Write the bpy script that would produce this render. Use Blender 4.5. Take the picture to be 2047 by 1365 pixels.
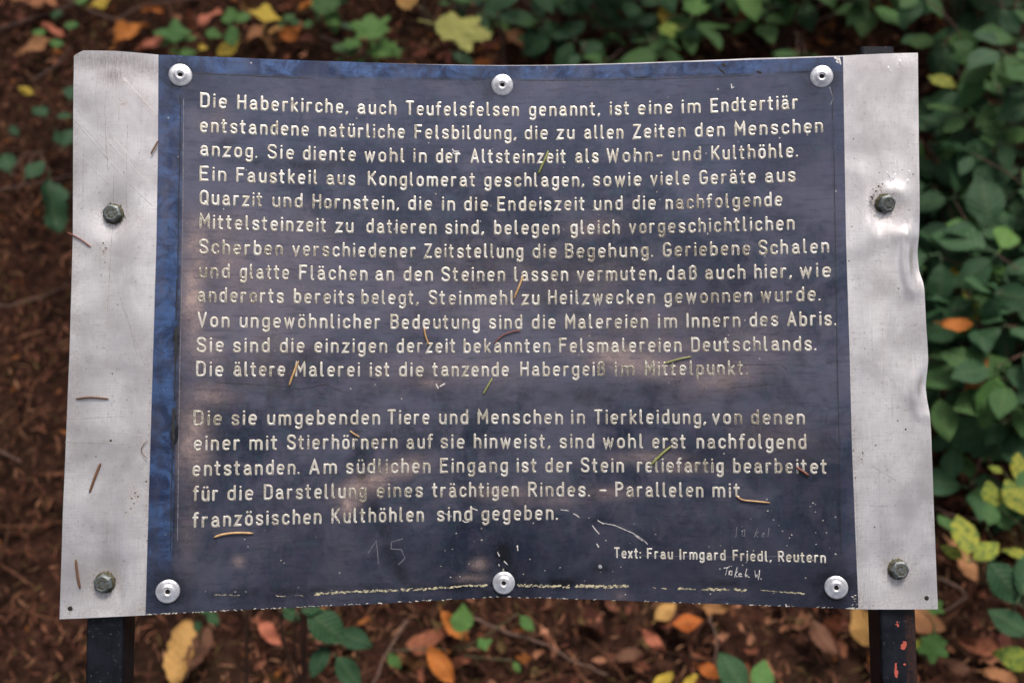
import bpy, bmesh, math, random
from mathutils import Matrix, Vector, noise
random.seed(7)
S = bpy.context.scene
C = S.collection
R = math.radians
for o in list(bpy.data.objects): bpy.data.objects.remove(o)

# ------------------------------------------------------------------ camera, world, sun, exposure
cam_d = bpy.data.cameras.new('camera'); cam = bpy.data.objects.new('camera', cam_d); C.objects.link(cam)
cam_d.lens = 35; cam_d.sensor_width = 36; cam_d.clip_start = 0.02; cam_d.clip_end = 200
cam.location = (0, 0, 1.55); cam.rotation_euler = (R(32), 0, 0)
cam_d.dof.use_dof = True; cam_d.dof.focus_distance = 0.678; cam_d.dof.aperture_fstop = 5.0
cam_d.dof.aperture_blades = 7
S.camera = cam
SUN_EL, SUN_ROT = 58, 20
w = bpy.data.worlds.new('World'); S.world = w; w.use_nodes = True
nt = w.node_tree; nt.nodes.clear()
sky = nt.nodes.new('ShaderNodeTexSky'); sky.sky_type = 'NISHITA'; sky.sun_disc = False
sky.sun_elevation = R(SUN_EL); sky.sun_rotation = R(SUN_ROT); sky.dust_density = 6; sky.air_density = .7; sky.ozone_density = 1
bg = nt.nodes.new('ShaderNodeBackground'); bg.inputs[1].default_value = 0.10
wo = nt.nodes.new('ShaderNodeOutputWorld'); hs = nt.nodes.new('ShaderNodeHueSaturation'); hs.inputs['Saturation'].default_value = .45   # thin overcast
nt.links.new(sky.outputs[0], hs.inputs['Color']); nt.links.new(hs.outputs[0], bg.inputs[0]); nt.links.new(bg.outputs[0], wo.inputs[0])
sd = bpy.data.lights.new('sun', 'SUN'); sd.energy = 1.8; sd.angle = R(18); sd.color = (1, .93, .84)
sun = bpy.data.objects.new('sun', sd); C.objects.link(sun)
dsun = Vector((math.sin(R(SUN_ROT))*math.cos(R(SUN_EL)), math.cos(R(SUN_ROT))*math.cos(R(SUN_EL)), math.sin(R(SUN_EL))))
sun.rotation_euler = dsun.to_track_quat('Z', 'Y').to_euler(); sun.location = dsun*10
S.view_settings.view_transform = 'Standard'; S.view_settings.look = 'None'
S.view_settings.exposure = 1.0; S.view_settings.gamma = 1; S.view_settings.use_curve_mapping = False

# ------------------------------------------------------------------ geometry of the place
CX, CY, F = 1023.5, 682.5, 35/36*2047          # photograph's pixels
camM = Matrix.Translation((0, 0, 1.55)) @ Matrix.Rotation(R(32), 4, 'X')
pose = Matrix.Translation((-0.00654, 0.01058, -0.66835)) @ Matrix.Rotation(0.00497, 4, 'Z') @ Matrix.Rotation(0.02774, 4, 'Y') @ Matrix.Rotation(-0.06113, 4, 'X')
signM = camM @ pose
signI = pose.inverted()
SAG, X0 = 0.0314, 0.252
def bow(x):
    t = abs(x)/X0
    if t <= .86: return -SAG*(1-t*t)
    u = min(t, 1.14)-.86
    return -SAG*(1-.86*.86)+SAG*1.72*(u-u*u/.56)
def L(px, py):
    """point of the bowed sign face (sign coordinates, metres)"""
    o = signI @ Vector((0, 0, 0)); d = (signI.to_3x3() @ Vector(((px-CX)/F, -(py-CY)/F, -1)))
    z = 0.0
    for _ in range(12):
        t = (z-o.z)/d.z; x = o.x+d.x*t; y = o.y+d.y*t; z = bow(x)
    return x, y
def G(px, py, h=0.0):
    """point of the world at height h"""
    d = camM.to_3x3() @ Vector(((px-CX)/F, -(py-CY)/F, -1))
    t = (h-1.55)/d.z
    return Vector((0, 0, 1.55)) + d*t

# ------------------------------------------------------------------ helpers
def obj(name, me, mat=None, parent=None, **props):
    o = bpy.data.objects.new(name, me); C.objects.link(o)
    if mat is not None and me is not None and not me.materials: me.materials.append(mat)
    if parent is not None: o.parent = parent
    for k, v in props.items(): o[k] = v
    return o
def mesh(name, vs, fs, smooth=True):
    me = bpy.data.meshes.new(name); me.from_pydata(vs, [], fs); me.update()
    if smooth: me.polygons.foreach_set('use_smooth', [True]*len(me.polygons))
    return me
def attr(me, name, vals):
    a = me.attributes.new(name, 'FLOAT', 'POINT'); a.data.foreach_set('value', vals)
def attrc(me, name, cols):
    a = me.attributes.new(name, 'FLOAT_COLOR', 'POINT')
    flat = []
    for c in cols: flat += [c[0], c[1], c[2], 1]
    a.data.foreach_set('color', flat)
def tube(pts, rads, n=5, cap=True):
    """tapered tube along pts"""
    vs, fs = [], []
    pts = [Vector(p) for p in pts]
    for i, p in enumerate(pts):
        t = (pts[min(i+1, len(pts)-1)]-pts[max(i-1, 0)]).normalized()
        a = t.orthogonal().normalized() if i == 0 else (a - t*a.dot(t)).normalized()
        b = t.cross(a)
        for k in range(n):
            an = 2*math.pi*k/n
            vs.append(tuple(p + (a*math.cos(an)+b*math.sin(an))*rads[i]))
    for i in range(len(pts)-1):
        for k in range(n):
            fs.append((i*n+k, i*n+(k+1) % n, (i+1)*n+(k+1) % n, (i+1)*n+k))
    if cap:
        fs.append(tuple(range(n-1, -1, -1))); fs.append(tuple((len(pts)-1)*n+k for k in range(n)))
    return vs, fs
def merge(parts):
    V, Fc = [], []
    for vs, fs in parts:
        b = len(V); V += vs; Fc += [tuple(b+i for i in f) for f in fs]
    return V, Fc
def lathe(prof, n=32):
    vs, fs = [], []
    for r, z in prof:
        for k in range(n):
            a = 2*math.pi*k/n; vs.append((r*math.cos(a), r*math.sin(a), z))
    for i in range(len(prof)-1):
        for k in range(n):
            fs.append((i*n+k, i*n+(k+1) % n, (i+1)*n+(k+1) % n, (i+1)*n+k))
    return vs, fs

class M:
    """small node-graph builder"""
    def __init__(s, name):
        s.m = bpy.data.materials.new(name); s.m.use_nodes = True; s.t = s.m.node_tree
        s.b = s.t.nodes['Principled BSDF']; s.out = s.t.nodes['Material Output']
    def n(s, typ, **kw):
        nd = s.t.nodes.new('ShaderNode'+typ)
        for k, v in kw.items(): setattr(nd, k, v)
        return nd
    def set(s, nd, i, v):
        if hasattr(v, 'is_output') or isinstance(v, bpy.types.NodeSocket): s.t.links.new(v, nd.inputs[i])
        elif v is not None:
            if isinstance(v, tuple) and len(v) == 3 and nd.inputs[i].type == 'RGBA': v = v+(1,)
            nd.inputs[i].default_value = v
    def P(s, **kw):
        nm = {'color': 'Base Color', 'rough': 'Roughness', 'metal': 'Metallic', 'normal': 'Normal', 'spec': 'Specular IOR Level', 'coat': 'Coat Weight', 'coatr': 'Coat Roughness', 'sub': 'Subsurface Weight', 'alpha': 'Alpha'}
        for k, v in kw.items(): s.set(s.b, nm[k], v)
        return s.m
    def math(s, op, a, b=None, c=None, clamp=False):
        nd = s.n('Math', operation=op, use_clamp=clamp); s.set(nd, 0, a); s.set(nd, 1, b)
        if c is not None: s.set(nd, 2, c)
        return nd.outputs[0]
    def mix(s, f, a, b, blend='MIX'):
        nd = s.n('Mix', data_type='RGBA', blend_type=blend); s.set(nd, 0, f); s.set(nd, 6, a); s.set(nd, 7, b); return nd.outputs[2]
    def noise(s, scale, detail=4, rough=.6, vec=None, dist=0, w=None):
        nd = s.n('TexNoise'); nd.inputs['Scale'].default_value = scale; nd.inputs['Detail'].default_value = detail
        nd.inputs['Roughness'].default_value = rough; nd.inputs['Distortion'].default_value = dist
        if vec is not None: s.t.links.new(vec, nd.inputs['Vector'])
        return nd.outputs[0]
    def obj(s): return s.n('TexCoord').outputs['Object']
    def scaled(s, vec, sc, rot=(0, 0, 0)):
        nd = s.n('Mapping'); s.t.links.new(vec, nd.inputs[0]); nd.inputs['Scale'].default_value = sc; nd.inputs['Rotation'].default_value = rot; return nd.outputs[0]
    def xyz(s, vec):
        nd = s.n('SeparateXYZ'); s.t.links.new(vec, nd.inputs[0]); return nd.outputs
    def ramp(s, f, a, b):
        nd = s.n('MapRange', interpolation_type='SMOOTHSTEP'); s.set(nd, 0, f); nd.inputs[1].default_value = a; nd.inputs[2].default_value = b; return nd.outputs[0]
    def at(s, name, col=False):
        nd = s.n('Attribute', attribute_name=name); return nd.outputs[0] if col else nd.outputs[2]
    def bump(s, h, strength=.3, dist=.001, nrm=None):
        nd = s.n('Bump'); nd.inputs['Strength'].default_value = strength; nd.inputs['Distance'].default_value = dist
        s.set(nd, 'Height', h)
        if nrm is not None: s.set(nd, 'Normal', nrm)
        return nd.outputs[0]
    def rnd(s): return s.n('ObjectInfo').outputs['Random']

# ------------------------------------------------------------------ materials
def mat_ground():
    m = M('forest_soil'); v = m.obj()
    a = m.noise(9, 8, .7, v); b = m.noise(60, 6, .7, v); c = m.noise(2.2, 3, .5, v)
    col = m.mix(m.ramp(a, .3, .7), (.007, .0038, .003), (.036, .016, .011))
    col = m.mix(m.ramp(b, .45, .75), col, (.085, .040, .025))
    col = m.mix(m.ramp(c, .52, .7), col, (.03, .02, .012))
    return m.P(color=col, rough=1, spec=.05, normal=m.bump(b, .8, .01))
def mat_attr(name, rough=.75, bumps=True, tr=0.0, spec=.3):
    m = M(name); v = m.obj(); col = m.at('tint', True)
    k = m.noise(140, 4, .6, v)
    col = m.mix(m.math('MULTIPLY', m.ramp(k, .35, .7), .45), col, (.03, .011, .007))
    hs = m.n('HueSaturation'); hs.inputs['Saturation'].default_value = 1.08; m.set(hs, 'Color', col); m.P(color=hs.outputs[0], rough=.95, spec=.06)
    return m.m
def mat_leaf(name, c1, c2, c3, spots=0.0, rough=.5, tr=.25, sc=26):
    m = M(name); v = m.obj(); r = m.rnd()
    base = m.mix(r, c1, c2)
    k = m.noise(sc, 4, .6, v); k2 = m.noise(160, 3, .6, v)
    col = m.mix(m.math('MULTIPLY', m.ramp(k, .42, .62), .65 if sc > 10 else .95), base, c3)
    rib = m.at('rib')
    lx, ly, lz = m.xyz(v); ax_ = m.math('ABSOLUTE', lx)
    fr = m.math('FRACT', m.math('MULTIPLY', m.math('SUBTRACT', ly, m.math('MULTIPLY', ax_, .75)), 8.5))
    vein = m.math('SUBTRACT', 1.0, m.ramp(m.math('ABSOLUTE', m.math('SUBTRACT', fr, .5)), .02, .13))
    vein = m.math('MULTIPLY', vein, m.math('SUBTRACT', 1.0, m.ramp(ax_, .20, .34)))
    quilt = m.math('SINE', m.math('MULTIPLY', fr, math.pi))
    lighter = m.mix(.25, base, (.30, .30, .16))
    col = m.mix(m.math('MULTIPLY', m.math('MAXIMUM', m.math('POWER', rib, 3.0), m.math('MULTIPLY', vein, .7)), .4), col, lighter)
    if spots:
        sp = m.noise(45, 3, .7, v, .6)
        col = m.mix(m.ramp(sp, .66-spots*.16, .72-spots*.14), col, (.05, .022, .012))
    m.P(color=col, rough=rough+.08, spec=.22, normal=m.bump(m.math('ADD', m.math('MULTIPLY', k2, .4), m.math('SUBTRACT', rib, m.math('MULTIPLY', quilt, .8))), .6, .0016))
    tl = m.n('BsdfTranslucent'); m.set(tl, 0, col)
    mx = m.n('MixShader'); mx.inputs[0].default_value = tr
    m.t.links.new(m.b.outputs[0], mx.inputs[1]); m.t.links.new(tl.outputs[0], mx.inputs[2]); m.t.links.new(mx.outputs[0], m.out.inputs[0])
    return m.m
def mat_alu():
    m = M('weathered_aluminium'); v = m.obj(); x, y, z = m.xyz(v)
    brush = m.noise(1, 3, .6, m.scaled(v, (2500, 60, 1)))
    brush2 = m.noise(1, 3, .6, m.scaled(v, (40, 1800, 1)))
    cloud = m.noise(22, 5, .62, v, .3); fine = m.noise(420, 4, .75, v); wide = m.noise(8, 3, .5, v)
    dirt = m.at('dirt')
    col = m.mix(m.ramp(cloud, .3, .7), (.58, .55, .56), (.95, .925, .93))
    col = m.mix(m.math('MULTIPLY', m.ramp(brush, .35, .65), .3), col, (.55, .50, .50))
    col = m.mix(m.math('MULTIPLY', m.ramp(brush2, .45, .7), .3), col, (.50, .46, .46))
    col = m.mix(m.math('MULTIPLY', m.ramp(fine, .56, .70), .5), col, (.36, .30, .28))
    st = m.math('MULTIPLY', m.at('stain'), m.math('ADD', .6, m.math('MULTIPLY', m.ramp(m.noise(1, 3, .6, m.scaled(v, (1400, 90, 1), (0, 0, R(-20)))), .4, .6), .5)))
    col = m.mix(st, col, (.33, .30, .31))
    dd = m.math('MULTIPLY', dirt, m.ramp(m.noise(520, 4, .8, v), .40, .62))
    col = m.mix(dd, col, (.17, .12, .09))
    # tiny lichen dots
    vo = m.n('TexVoronoi'); vo.inputs['Scale'].default_value = 75; m.t.links.new(v, vo.inputs['Vector'])
    gate = m.ramp(m.noise(60, 1, .5, v), .58, .62)
    dots = m.math('MULTIPLY', m.math('SUBTRACT', 1.0, m.ramp(vo.outputs['Distance'], .055, .085)), gate)
    col = m.mix(dots, col, (.04, .03, .018))
    # long shallow scratches
    sc = m.scaled(v, (900, 9, 1), (0, 0, R(43)))
    s1 = m.ramp(m.noise(1, 0, .5, sc), .735, .76)
    gate2 = m.ramp(m.noise(11, 2, .5, v), .45, .6)
    scr = m.math('MULTIPLY', s1, gate2)
    col = m.mix(m.math('MULTIPLY', scr, .25), col, (.33, .29, .28))
    rough = m.math('ADD', .24, m.math('MULTIPLY', cloud, .22)); rough = m.math('ADD', rough, m.math('MULTIPLY', dd, .3))
    met = m.math('SUBTRACT', .66, m.math('MULTIPLY', m.math('MAXIMUM', dd, dots), .5))
    h = m.math('ADD', m.math('MULTIPLY', brush, .25), m.math('MULTIPLY', fine, .35))
    nb = m.bump(m.math('SUBTRACT', h, scr), .18, .0004)
    nb = m.bump(wide, .6, .004, nb)
    return m.P(color=col, rough=rough, metal=met, normal=nb)
def mat_plate():
    m = M('blue_black_plate'); v = m.obj(); x, y, z = m.xyz(v)
    cloud = m.noise(14, 6, .62, v, .4); fine = m.noise(600, 4, .75, v); mid = m.noise(60, 6, .68, v, .3)
    hstr = m.noise(1, 4, .65, m.scaled(v, (60, 420, 1))); vstr = m.noise(1, 4, .65, m.scaled(v, (500, 26, 1)))
    blue = m.at('blue'); wear_sheen = m.at('wear_sheen'); dark = m.at('dark')
    col = m.mix(m.ramp(cloud, .36, .64), (.018, .024, .046), (.100, .108, .160))
    low = m.ramp(m.noise(9, 3, .5, m.scaled(v, (1, 1.6, 1))), .42, .66)
    col = m.mix(m.math('MULTIPLY', low, .45), col, (.110, .088, .130))
    col = m.mix(m.math('MULTIPLY', m.ramp(mid, .42, .62), .68), col, (.016, .024, .044))
    col = m.mix(m.math('MULTIPLY', m.ramp(m.noise(95, 5, .7, v, .5), .48, .64), .5), col, (.095, .075, .130))
    col = m.mix(m.math('MULTIPLY', m.ramp(m.noise(130, 4, .7, m.scaled(v, (1, 1, 1), (0, 0, 1)), .2), .5, .66), .45), col, (.038, .078, .100))
    col = m.mix(m.math('MULTIPLY', m.ramp(m.noise(1, 4, .7, m.scaled(v, (380, 60, 1))), .5, .7), .35), col, (.10, .10, .14))
    big = m.noise(5.5, 4, .55, m.scaled(v, (1, 1.5, 1)), .6)
    col = m.mix(m.math('MULTIPLY', m.ramp(m.noise(32, 5, .68, v, .5), .48, .64), .42), col, (.15, .14, .185))
    col = m.mix(m.math('MULTIPLY', m.ramp(big, .46, .62), .6), col, (.145, .142, .195))
    col = m.mix(m.math('MULTIPLY', m.math('SUBTRACT', 1.0, m.ramp(big, .34, .48)), .5), col, (.016, .022, .042))
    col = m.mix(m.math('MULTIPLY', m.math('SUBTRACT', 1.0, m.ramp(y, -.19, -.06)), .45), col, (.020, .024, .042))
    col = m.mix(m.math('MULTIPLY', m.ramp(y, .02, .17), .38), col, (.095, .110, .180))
    bl = m.math('MULTIPLY', blue, m.math('ADD', .35, m.math('MULTIPLY', m.ramp(m.math('ADD', m.math('MULTIPLY', mid, .5), m.math('MULTIPLY', m.noise(1, 5, .65, m.scaled(v, (70, 26, 1), (0, 0, R(25))), .6), .5)), .36, .6), .85)), clamp=True)
    col = m.mix(bl, col, m.mix(m.ramp(m.noise(70, 5, .7, v, .8), .38, .62), (.016, .030, .085), (.060, .12, .28)))
    wn = m.math('MULTIPLY', wear_sheen, m.math('ADD', .5, m.ramp(m.math('ADD', m.math('MULTIPLY', mid, .6), m.math('MULTIPLY', fine, .4)), .38, .62)), clamp=True)
    col = m.mix(wn, col, (.46, .34, .31))  # one beige for worn paint and for reflections put into the colour
    col = m.mix(m.math('MULTIPLY', m.ramp(hstr, .50, .68), .38), col, (.018, .022, .038))
    dark = m.math('MAXIMUM', dark, m.ramp(m.math('ADD', dark, m.math('MULTIPLY', m.math('SUBTRACT', mid, .5), .8)), .62, .68))
    dn = m.math('MULTIPLY', dark, m.math('ADD', .45, m.ramp(mid, .4, .6)), clamp=True)
    col = m.mix(dn, col, (.008, .009, .014))
    col = m.mix(m.math('MULTIPLY', m.ramp(fine, .6, .72), .35), col, (.13, .12, .15))
    vo = m.n('TexVoronoi'); vo.inputs['Scale'].default_value = 90; m.t.links.new(v, vo.inputs['Vector'])
    gate = m.ramp(m.noise(37, 1, .5, v), .56, .6)
    dots = m.math('MULTIPLY', m.math('SUBTRACT', 1.0, m.ramp(vo.outputs['Distance'], .035, .07)), gate)
    col = m.mix(dots, col, (.5, .46, .45))
    rough = m.math('ADD', .15, m.math('MULTIPLY', m.ramp(mid, .3, .7), .16))
    nb = m.bump(m.math('ADD', fine, m.math('MULTIPLY', hstr, .5)), .12, .0003)
    nb = m.bump(m.noise(9, 3, .5, v), .5, .004, nb)
    return m.P(color=col, rough=rough, spec=.8, metal=.35, normal=nb)
def mat_letters():
    m = M('etched_letter_metal'); v = m.obj(); e = m.at('edge'); d = m.at('dirt')
    f1 = m.noise(700, 3, .75, v); f2 = m.noise(150, 3, .6, v); f3 = m.noise(1500, 2, .7, v)
    col = m.mix(m.ramp(f2, .35, .65), (.78, .74, .68), (.55, .50, .42))
    k = m.math('ADD', m.math('MULTIPLY', d, .62), m.math('MULTIPLY', m.math('SUBTRACT', 1.0, e), .14))
    k = m.math('ADD', k, m.math('MULTIPLY', m.math('SUBTRACT', f1, .5), 2.0))
    spots = m.ramp(k, .46, .72)
    inner = m.mix(m.ramp(f3, .4, .6), (.34, .29, .22), (.13, .12, .115))
    col = m.mix(spots, col, inner)
    out = m.ramp(e, 1.05, 1.5); rim = m.math('MULTIPLY', m.ramp(e, .55, 1.0), d)
    col = m.mix(m.math('MULTIPLY', rim, .45), col, (.50, .43, .25))
    col = m.mix(out, col, (.022, .020, .020))
    return m.P(color=col, rough=.42, metal=m.math('SUBTRACT', .5, m.math('MULTIPLY', out, .5)), normal=m.bump(f1, .3, .0003))
def mat_simple(name, col, rough=.5, metal=0.0, c2=None, sc=80, bumpk=.1):
    m = M(name); v = m.obj(); k = m.noise(sc, 5, .65, v)
    c = m.mix(m.ramp(k, .35, .7), col, c2 or tuple(x*.6 for x in col))
    return m.P(color=c, rough=rough, metal=metal, normal=m.bump(k, bumpk, .001))
def mat_post():
    m = M('black_post_paint'); v = m.obj(); k = m.noise(70, 5, .65, v); f = m.noise(500, 4, .7, v)
    vs = m.noise(1, 3, .6, m.scaled(v, (400, 14, 400)))
    c = m.mix(m.ramp(k, .35, .7), (.003, .0035, .006), (.010, .011, .017))
    c = m.mix(m.ramp(f, .62, .72), c, (.10, .10, .12))
    red = m.at('red'); rust = m.at('rust')
    rr = m.ramp(m.math('ADD', red, m.math('MULTIPLY', m.math('SUBTRACT', m.noise(110, 3, .7, v), .5), 2.2)), .62, .68)
    ru = m.math('MULTIPLY', rust, m.ramp(f, .35, .6))
    c = m.mix(ru, c, (.040, .018, .012)); c = m.mix(rr, c, (.38, .085, .06))
    return m.P(color=c, rough=m.math('ADD', .3, m.math('MULTIPLY', k, .2)), spec=.28, normal=m.bump(m.math('ADD', vs, m.math('MULTIPLY', f, .4)), .35, .0008))

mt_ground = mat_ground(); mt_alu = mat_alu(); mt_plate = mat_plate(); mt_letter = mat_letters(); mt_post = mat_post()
mt_rivet = mat_simple('rivet_aluminium', (.84, .83, .86), .34, .8, (.60, .59, .62), 300, .15)
mt_bolt = mat_simple('zinc_bolt', (.20, .22, .22), .5, .7, (.07, .075, .07), 420, .6)
mt_washer = mat_simple('grimy_washer', (.10, .085, .05), .7, .3, (.05, .05, .02), 380, .6)
mt_moss = mat_simple('moss_crumbs', (.07, .055, .02), .95, 0, (.02, .014, .008), 500, .8)
mt_hole = mat_simple('dark_hole', (.012, .010, .008), .8)
mt_scr = mat_simple('scratch_metal', (.72, .68, .66), .5, .3, (.40, .37, .36), 900)
mt_scr2 = mat_simple('dull_scratch', (.22, .21, .24), .5, .3, (.12, .12, .14), 900)
mt_dkscr = mat_simple('dirty_groove', (.012, .012, .014), .7)
mt_gscr = mat_simple('grey_groove', (.56, .52, .52), .5, .75, (.34, .31, .31), 300)
mt_cream = mat_simple('exposed_cream_line', (.52, .46, .30), .7, .0, (.035, .035, .035), 420, .5)
mt_cream2 = mat_simple('chipped_edge_metal', (.66, .62, .54), .6, .2, (.10, .095, .08), 500, .5)
mt_twig = mat_simple('twig_bark', (.12, .065, .045), .85, 0, (.05, .028, .02), 160, .5)
mt_stem = mat_simple('green_stem', (.07, .09, .03), .6, 0, (.10, .05, .03), 60)
mt_redstem = mat_simple('reddish_stem', (.12, .055, .04), .7, 0, (.07, .05, .03), 60)
mt_bark = mat_simple('trunk_bark', (.10, .075, .06), .9, 0, (.04, .03, .025), 30, .8)
G1 = mat_leaf('bramble_green', (.020, .066, .027), (.042, .108, .042), (.012, .040, .017), rough=.45)
G5 = mat_leaf('mid_green', (.040, .105, .030), (.065, .140, .035), (.025, .070, .022), .15, rough=.5)
G2 = mat_leaf('fresh_green', (.07, .17, .045), (.11, .22, .05), (.05, .12, .03))
G3 = mat_leaf('mottled_yellow_green', (.20, .25, .03), (.30, .28, .035), (.035, .10, .02), .3, sc=4.5)
G4 = mat_leaf('yellow_green_spotted', (.36, .36, .09), (.40, .38, .10), (.25, .29, .06), .9)
FY = mat_leaf('fallen_yellow', (.52, .36, .05), (.60, .42, .06), (.40, .30, .04), .15, .6)
FO = mat_leaf('fallen_orange', (.46, .12, .022), (.52, .18, .03), (.28, .07, .02), .3, .6)
FT = mat_leaf('fallen_tan', (.42, .20, .09), (.38, .15, .07), (.22, .10, .05), .3, .7)
FB = mat_leaf('fallen_brown', (.15, .065, .04), (.20, .09, .055), (.07, .035, .025), .3, .75)
FYT = mat_leaf('fallen_yellow_tan', (.50, .28, .09), (.52, .30, .10), (.34, .17, .05), .2, .6)
FC = mat_leaf('fallen_coral', (.52, .17, .10), (.48, .15, .08), (.3, .08, .05), .2, .6)
NB = mat_simple('needle_brown', (.16, .075, .035), .6, 0, (.09, .045, .025), 300)
NR = mat_simple('needle_red', (.20, .06, .04), .6, 0, (.14, .04, .03), 300)
NY = mat_simple('needle_straw', (.50, .31, .14), .5, 0, (.30, .17, .08), 300)
NG = mat_simple('needle_green', (.25, .26, .09), .5, 0, (.22, .25, .06), 300)

# ------------------------------------------------------------------ the ground
def gz(x, y):
    return .018*noise.noise(Vector((x*2.1, y*2.1, 3)))+.010*noise.noise(Vector((x*7, y*7, 1)))
def grid_axis():
    a = [-25, -15, -9, -6, -4.5, -3.5]
    t = -3.0
    while t < 3.0: a.append(t); t += .04
    return a+[3.0, 3.5, 4.5, 6, 9, 15, 25]
ax = grid_axis(); vs = []; fs = []; n = len(ax)
for j, y in enumerate(ax):
    for i, x in enumerate(ax):
        yy = y+1.2; near = abs(x) < 3.1 and abs(y) < 3.1
        z = gz(x, yy)-.012 + (0 if near else 0)
        if near: z += .006*noise.noise(Vector((x*23, yy*23, 7)))
        vs.append((x, yy, z))
for j in range(n-1):
    for i in range(n-1): fs.append((j*n+i, j*n+i+1, (j+1)*n+i+1, (j+1)*n+i))
obj('forest_floor', mesh('forest_floor', vs, fs), mt_ground, kind='structure')

# ------------------------------------------------------------------ litter (uncountable)
def litter_needles(N, name, label, pal, lo, hi, region, th=(.0005, .0009), zmax=.02):
    V, Fc, col = [], [], []
    for i in range(N):
        x = random.uniform(*region[0]); y = random.uniform(*region[1])
        l = random.uniform(lo, hi)*.5; a = random.uniform(0, math.pi); tl = random.gauss(0, .22)
        r = random.uniform(*th); z = gz(x, y)-.006+abs(random.gauss(0, zmax*.5))
        dx, dy, dz = math.cos(a)*l, math.sin(a)*l, math.sin(tl)*l
        nx, ny = -math.sin(a)*r, math.cos(a)*r; bend = random.uniform(-.25, .25)*l
        mx, my = -math.sin(a)*bend, math.cos(a)*bend
        b = len(V)
        for (ex, ey, ez, k) in ((-dx, -dy, -dz, .6), (mx, my, .1*l, 1), (dx, dy, dz, .3)):
            V += [(x+ex-nx*k, y+ey-ny*k, z+ez), (x+ex+nx*k, y+ey+ny*k, z+ez), (x+ex, y+ey, z+ez+r*1.3*k)]
        for q in (0, 3):
            Fc += [(b+q, b+q+2, b+q+5, b+q+3), (b+q+2, b+q+1, b+q+4, b+q+5)]
        c = random.choice(pal); k = random.uniform(.6, 1.25); col += [(c[0]*k, c[1]*k, c[2]*k)]*9
    me = mesh(name, V, Fc, False); attrc(me, 'tint', col)
    obj(name, me, mt_litter, kind='stuff', label=label, category='litter')
mt_litter = mat_attr('litter_tint')
REG = ((-1.9, 1.9), (-.4, 3.4))
litter_needles(76000, 'needle_litter', 'reddish brown fallen spruce needles and fibres matted over the forest floor',
    [(.19, .082, .055), (.10, .045, .032), (.30, .14, .09), (.05, .026, .02), (.17, .085, .055), (.38, .21, .13), (.13, .055, .042), (.12, .09, .04)], .007, .026, REG, (.0008, .0017))
litter_needles(2600, 'small_twig_litter', 'thin broken brown twiglets scattered through the needle litter',
    [(.13, .065, .045), (.24, .12, .075), (.08, .045, .03)], .04, .14, REG, (.0011, .0024), .03)

def scrap(l, wd, curl, fold, seed):
    """ragged leaf scrap, 12 quads"""
    rr = random.Random(seed); V, Fc = [], []
    ns = 7
    for i in range(ns):
        t = i/(ns-1); hw = wd*math.sin(math.pi*min(max(t*.94+.03, 0), 1))**.6*rr.uniform(.5, 1.2)
        for s in (-1, 0, 1):
            V.append((s*hw*rr.uniform(.6, 1.15), (t-.5+rr.uniform(-.04, .04))*l, abs(s)*fold*hw+curl*l*(t-.5)**2*4+rr.uniform(-.08, .08)*l))
    for i in range(ns-1):
        for s in range(2):
            b = i*3+s; Fc.append((b, b+1, b+4, b+3))
    return V, Fc
def leaf_litter(N, name, label, pal, lo, hi):
    V, Fc, col = [], [], []
    shapes = [scrap(1, random.uniform(.2, .42), random.uniform(-.12, .3), random.uniform(-.4, .7), k) for k in range(14)]
    for i in range(N):
        x = random.uniform(*REG[0]); y = random.uniform(*REG[1])
        if hi > .05 and x < -.42 and y < 1.45 and random.random() < .75: continue
        l = random.uniform(lo, hi); left = x < -.40 and y < 1.6
        if left: l *= .6
        mt = Matrix.Translation((x, y, gz(x, y)+random.uniform(0, .02))) @ Matrix.Rotation(random.uniform(0, 6.28), 4, 'Z') @ Matrix.Rotation(random.gauss(0, .35), 4, 'X') @ Matrix.Rotation(random.gauss(0, .35), 4, 'Y') @ Matrix.Diagonal((l*(.6 if left else 1), l, l, 1))
        v, f = random.choice(shapes); b = len(V)
        V += [tuple(mt @ Vector(p)) for p in v]; Fc += [tuple(b+q for q in g) for g in f]
        c = random.choice(pal); k = random.uniform(.6, 1.2)*(.85 if left else 1)
        for p in v:
            kk = k*random.uniform(.8, 1.15); col.append((c[0]*kk, c[1]*kk, c[2]*kk))
    me = mesh(name, V, Fc); attrc(me, 'tint', col)
    obj(name, me, mt_litter, kind='stuff', label=label, category='litter')
leaf_litter(12000, 'leaf_scrap_litter', 'small curled brown and rust coloured leaf scraps covering the ground',
    [(.19, .078, .052), (.10, .042, .03), (.25, .12, .075), (.05, .024, .018), (.17, .075, .048), (.27, .11, .045), (.19, .085, .06), (.04, .018, .014), (.34, .17, .11), (.10, .07, .035)], .010, .034)
leaf_litter(800, 'brown_leaf_litter', 'larger dull brown and pinkish dead leaves lying over the needles',
    [(.16, .065, .05), (.09, .038, .03), (.24, .10, .065), (.22, .085, .07), (.13, .05, .03), (.30, .11, .035), (.26, .14, .07), (.06, .03, .02), (.08, .05, .025)], .035, .075)

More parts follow.
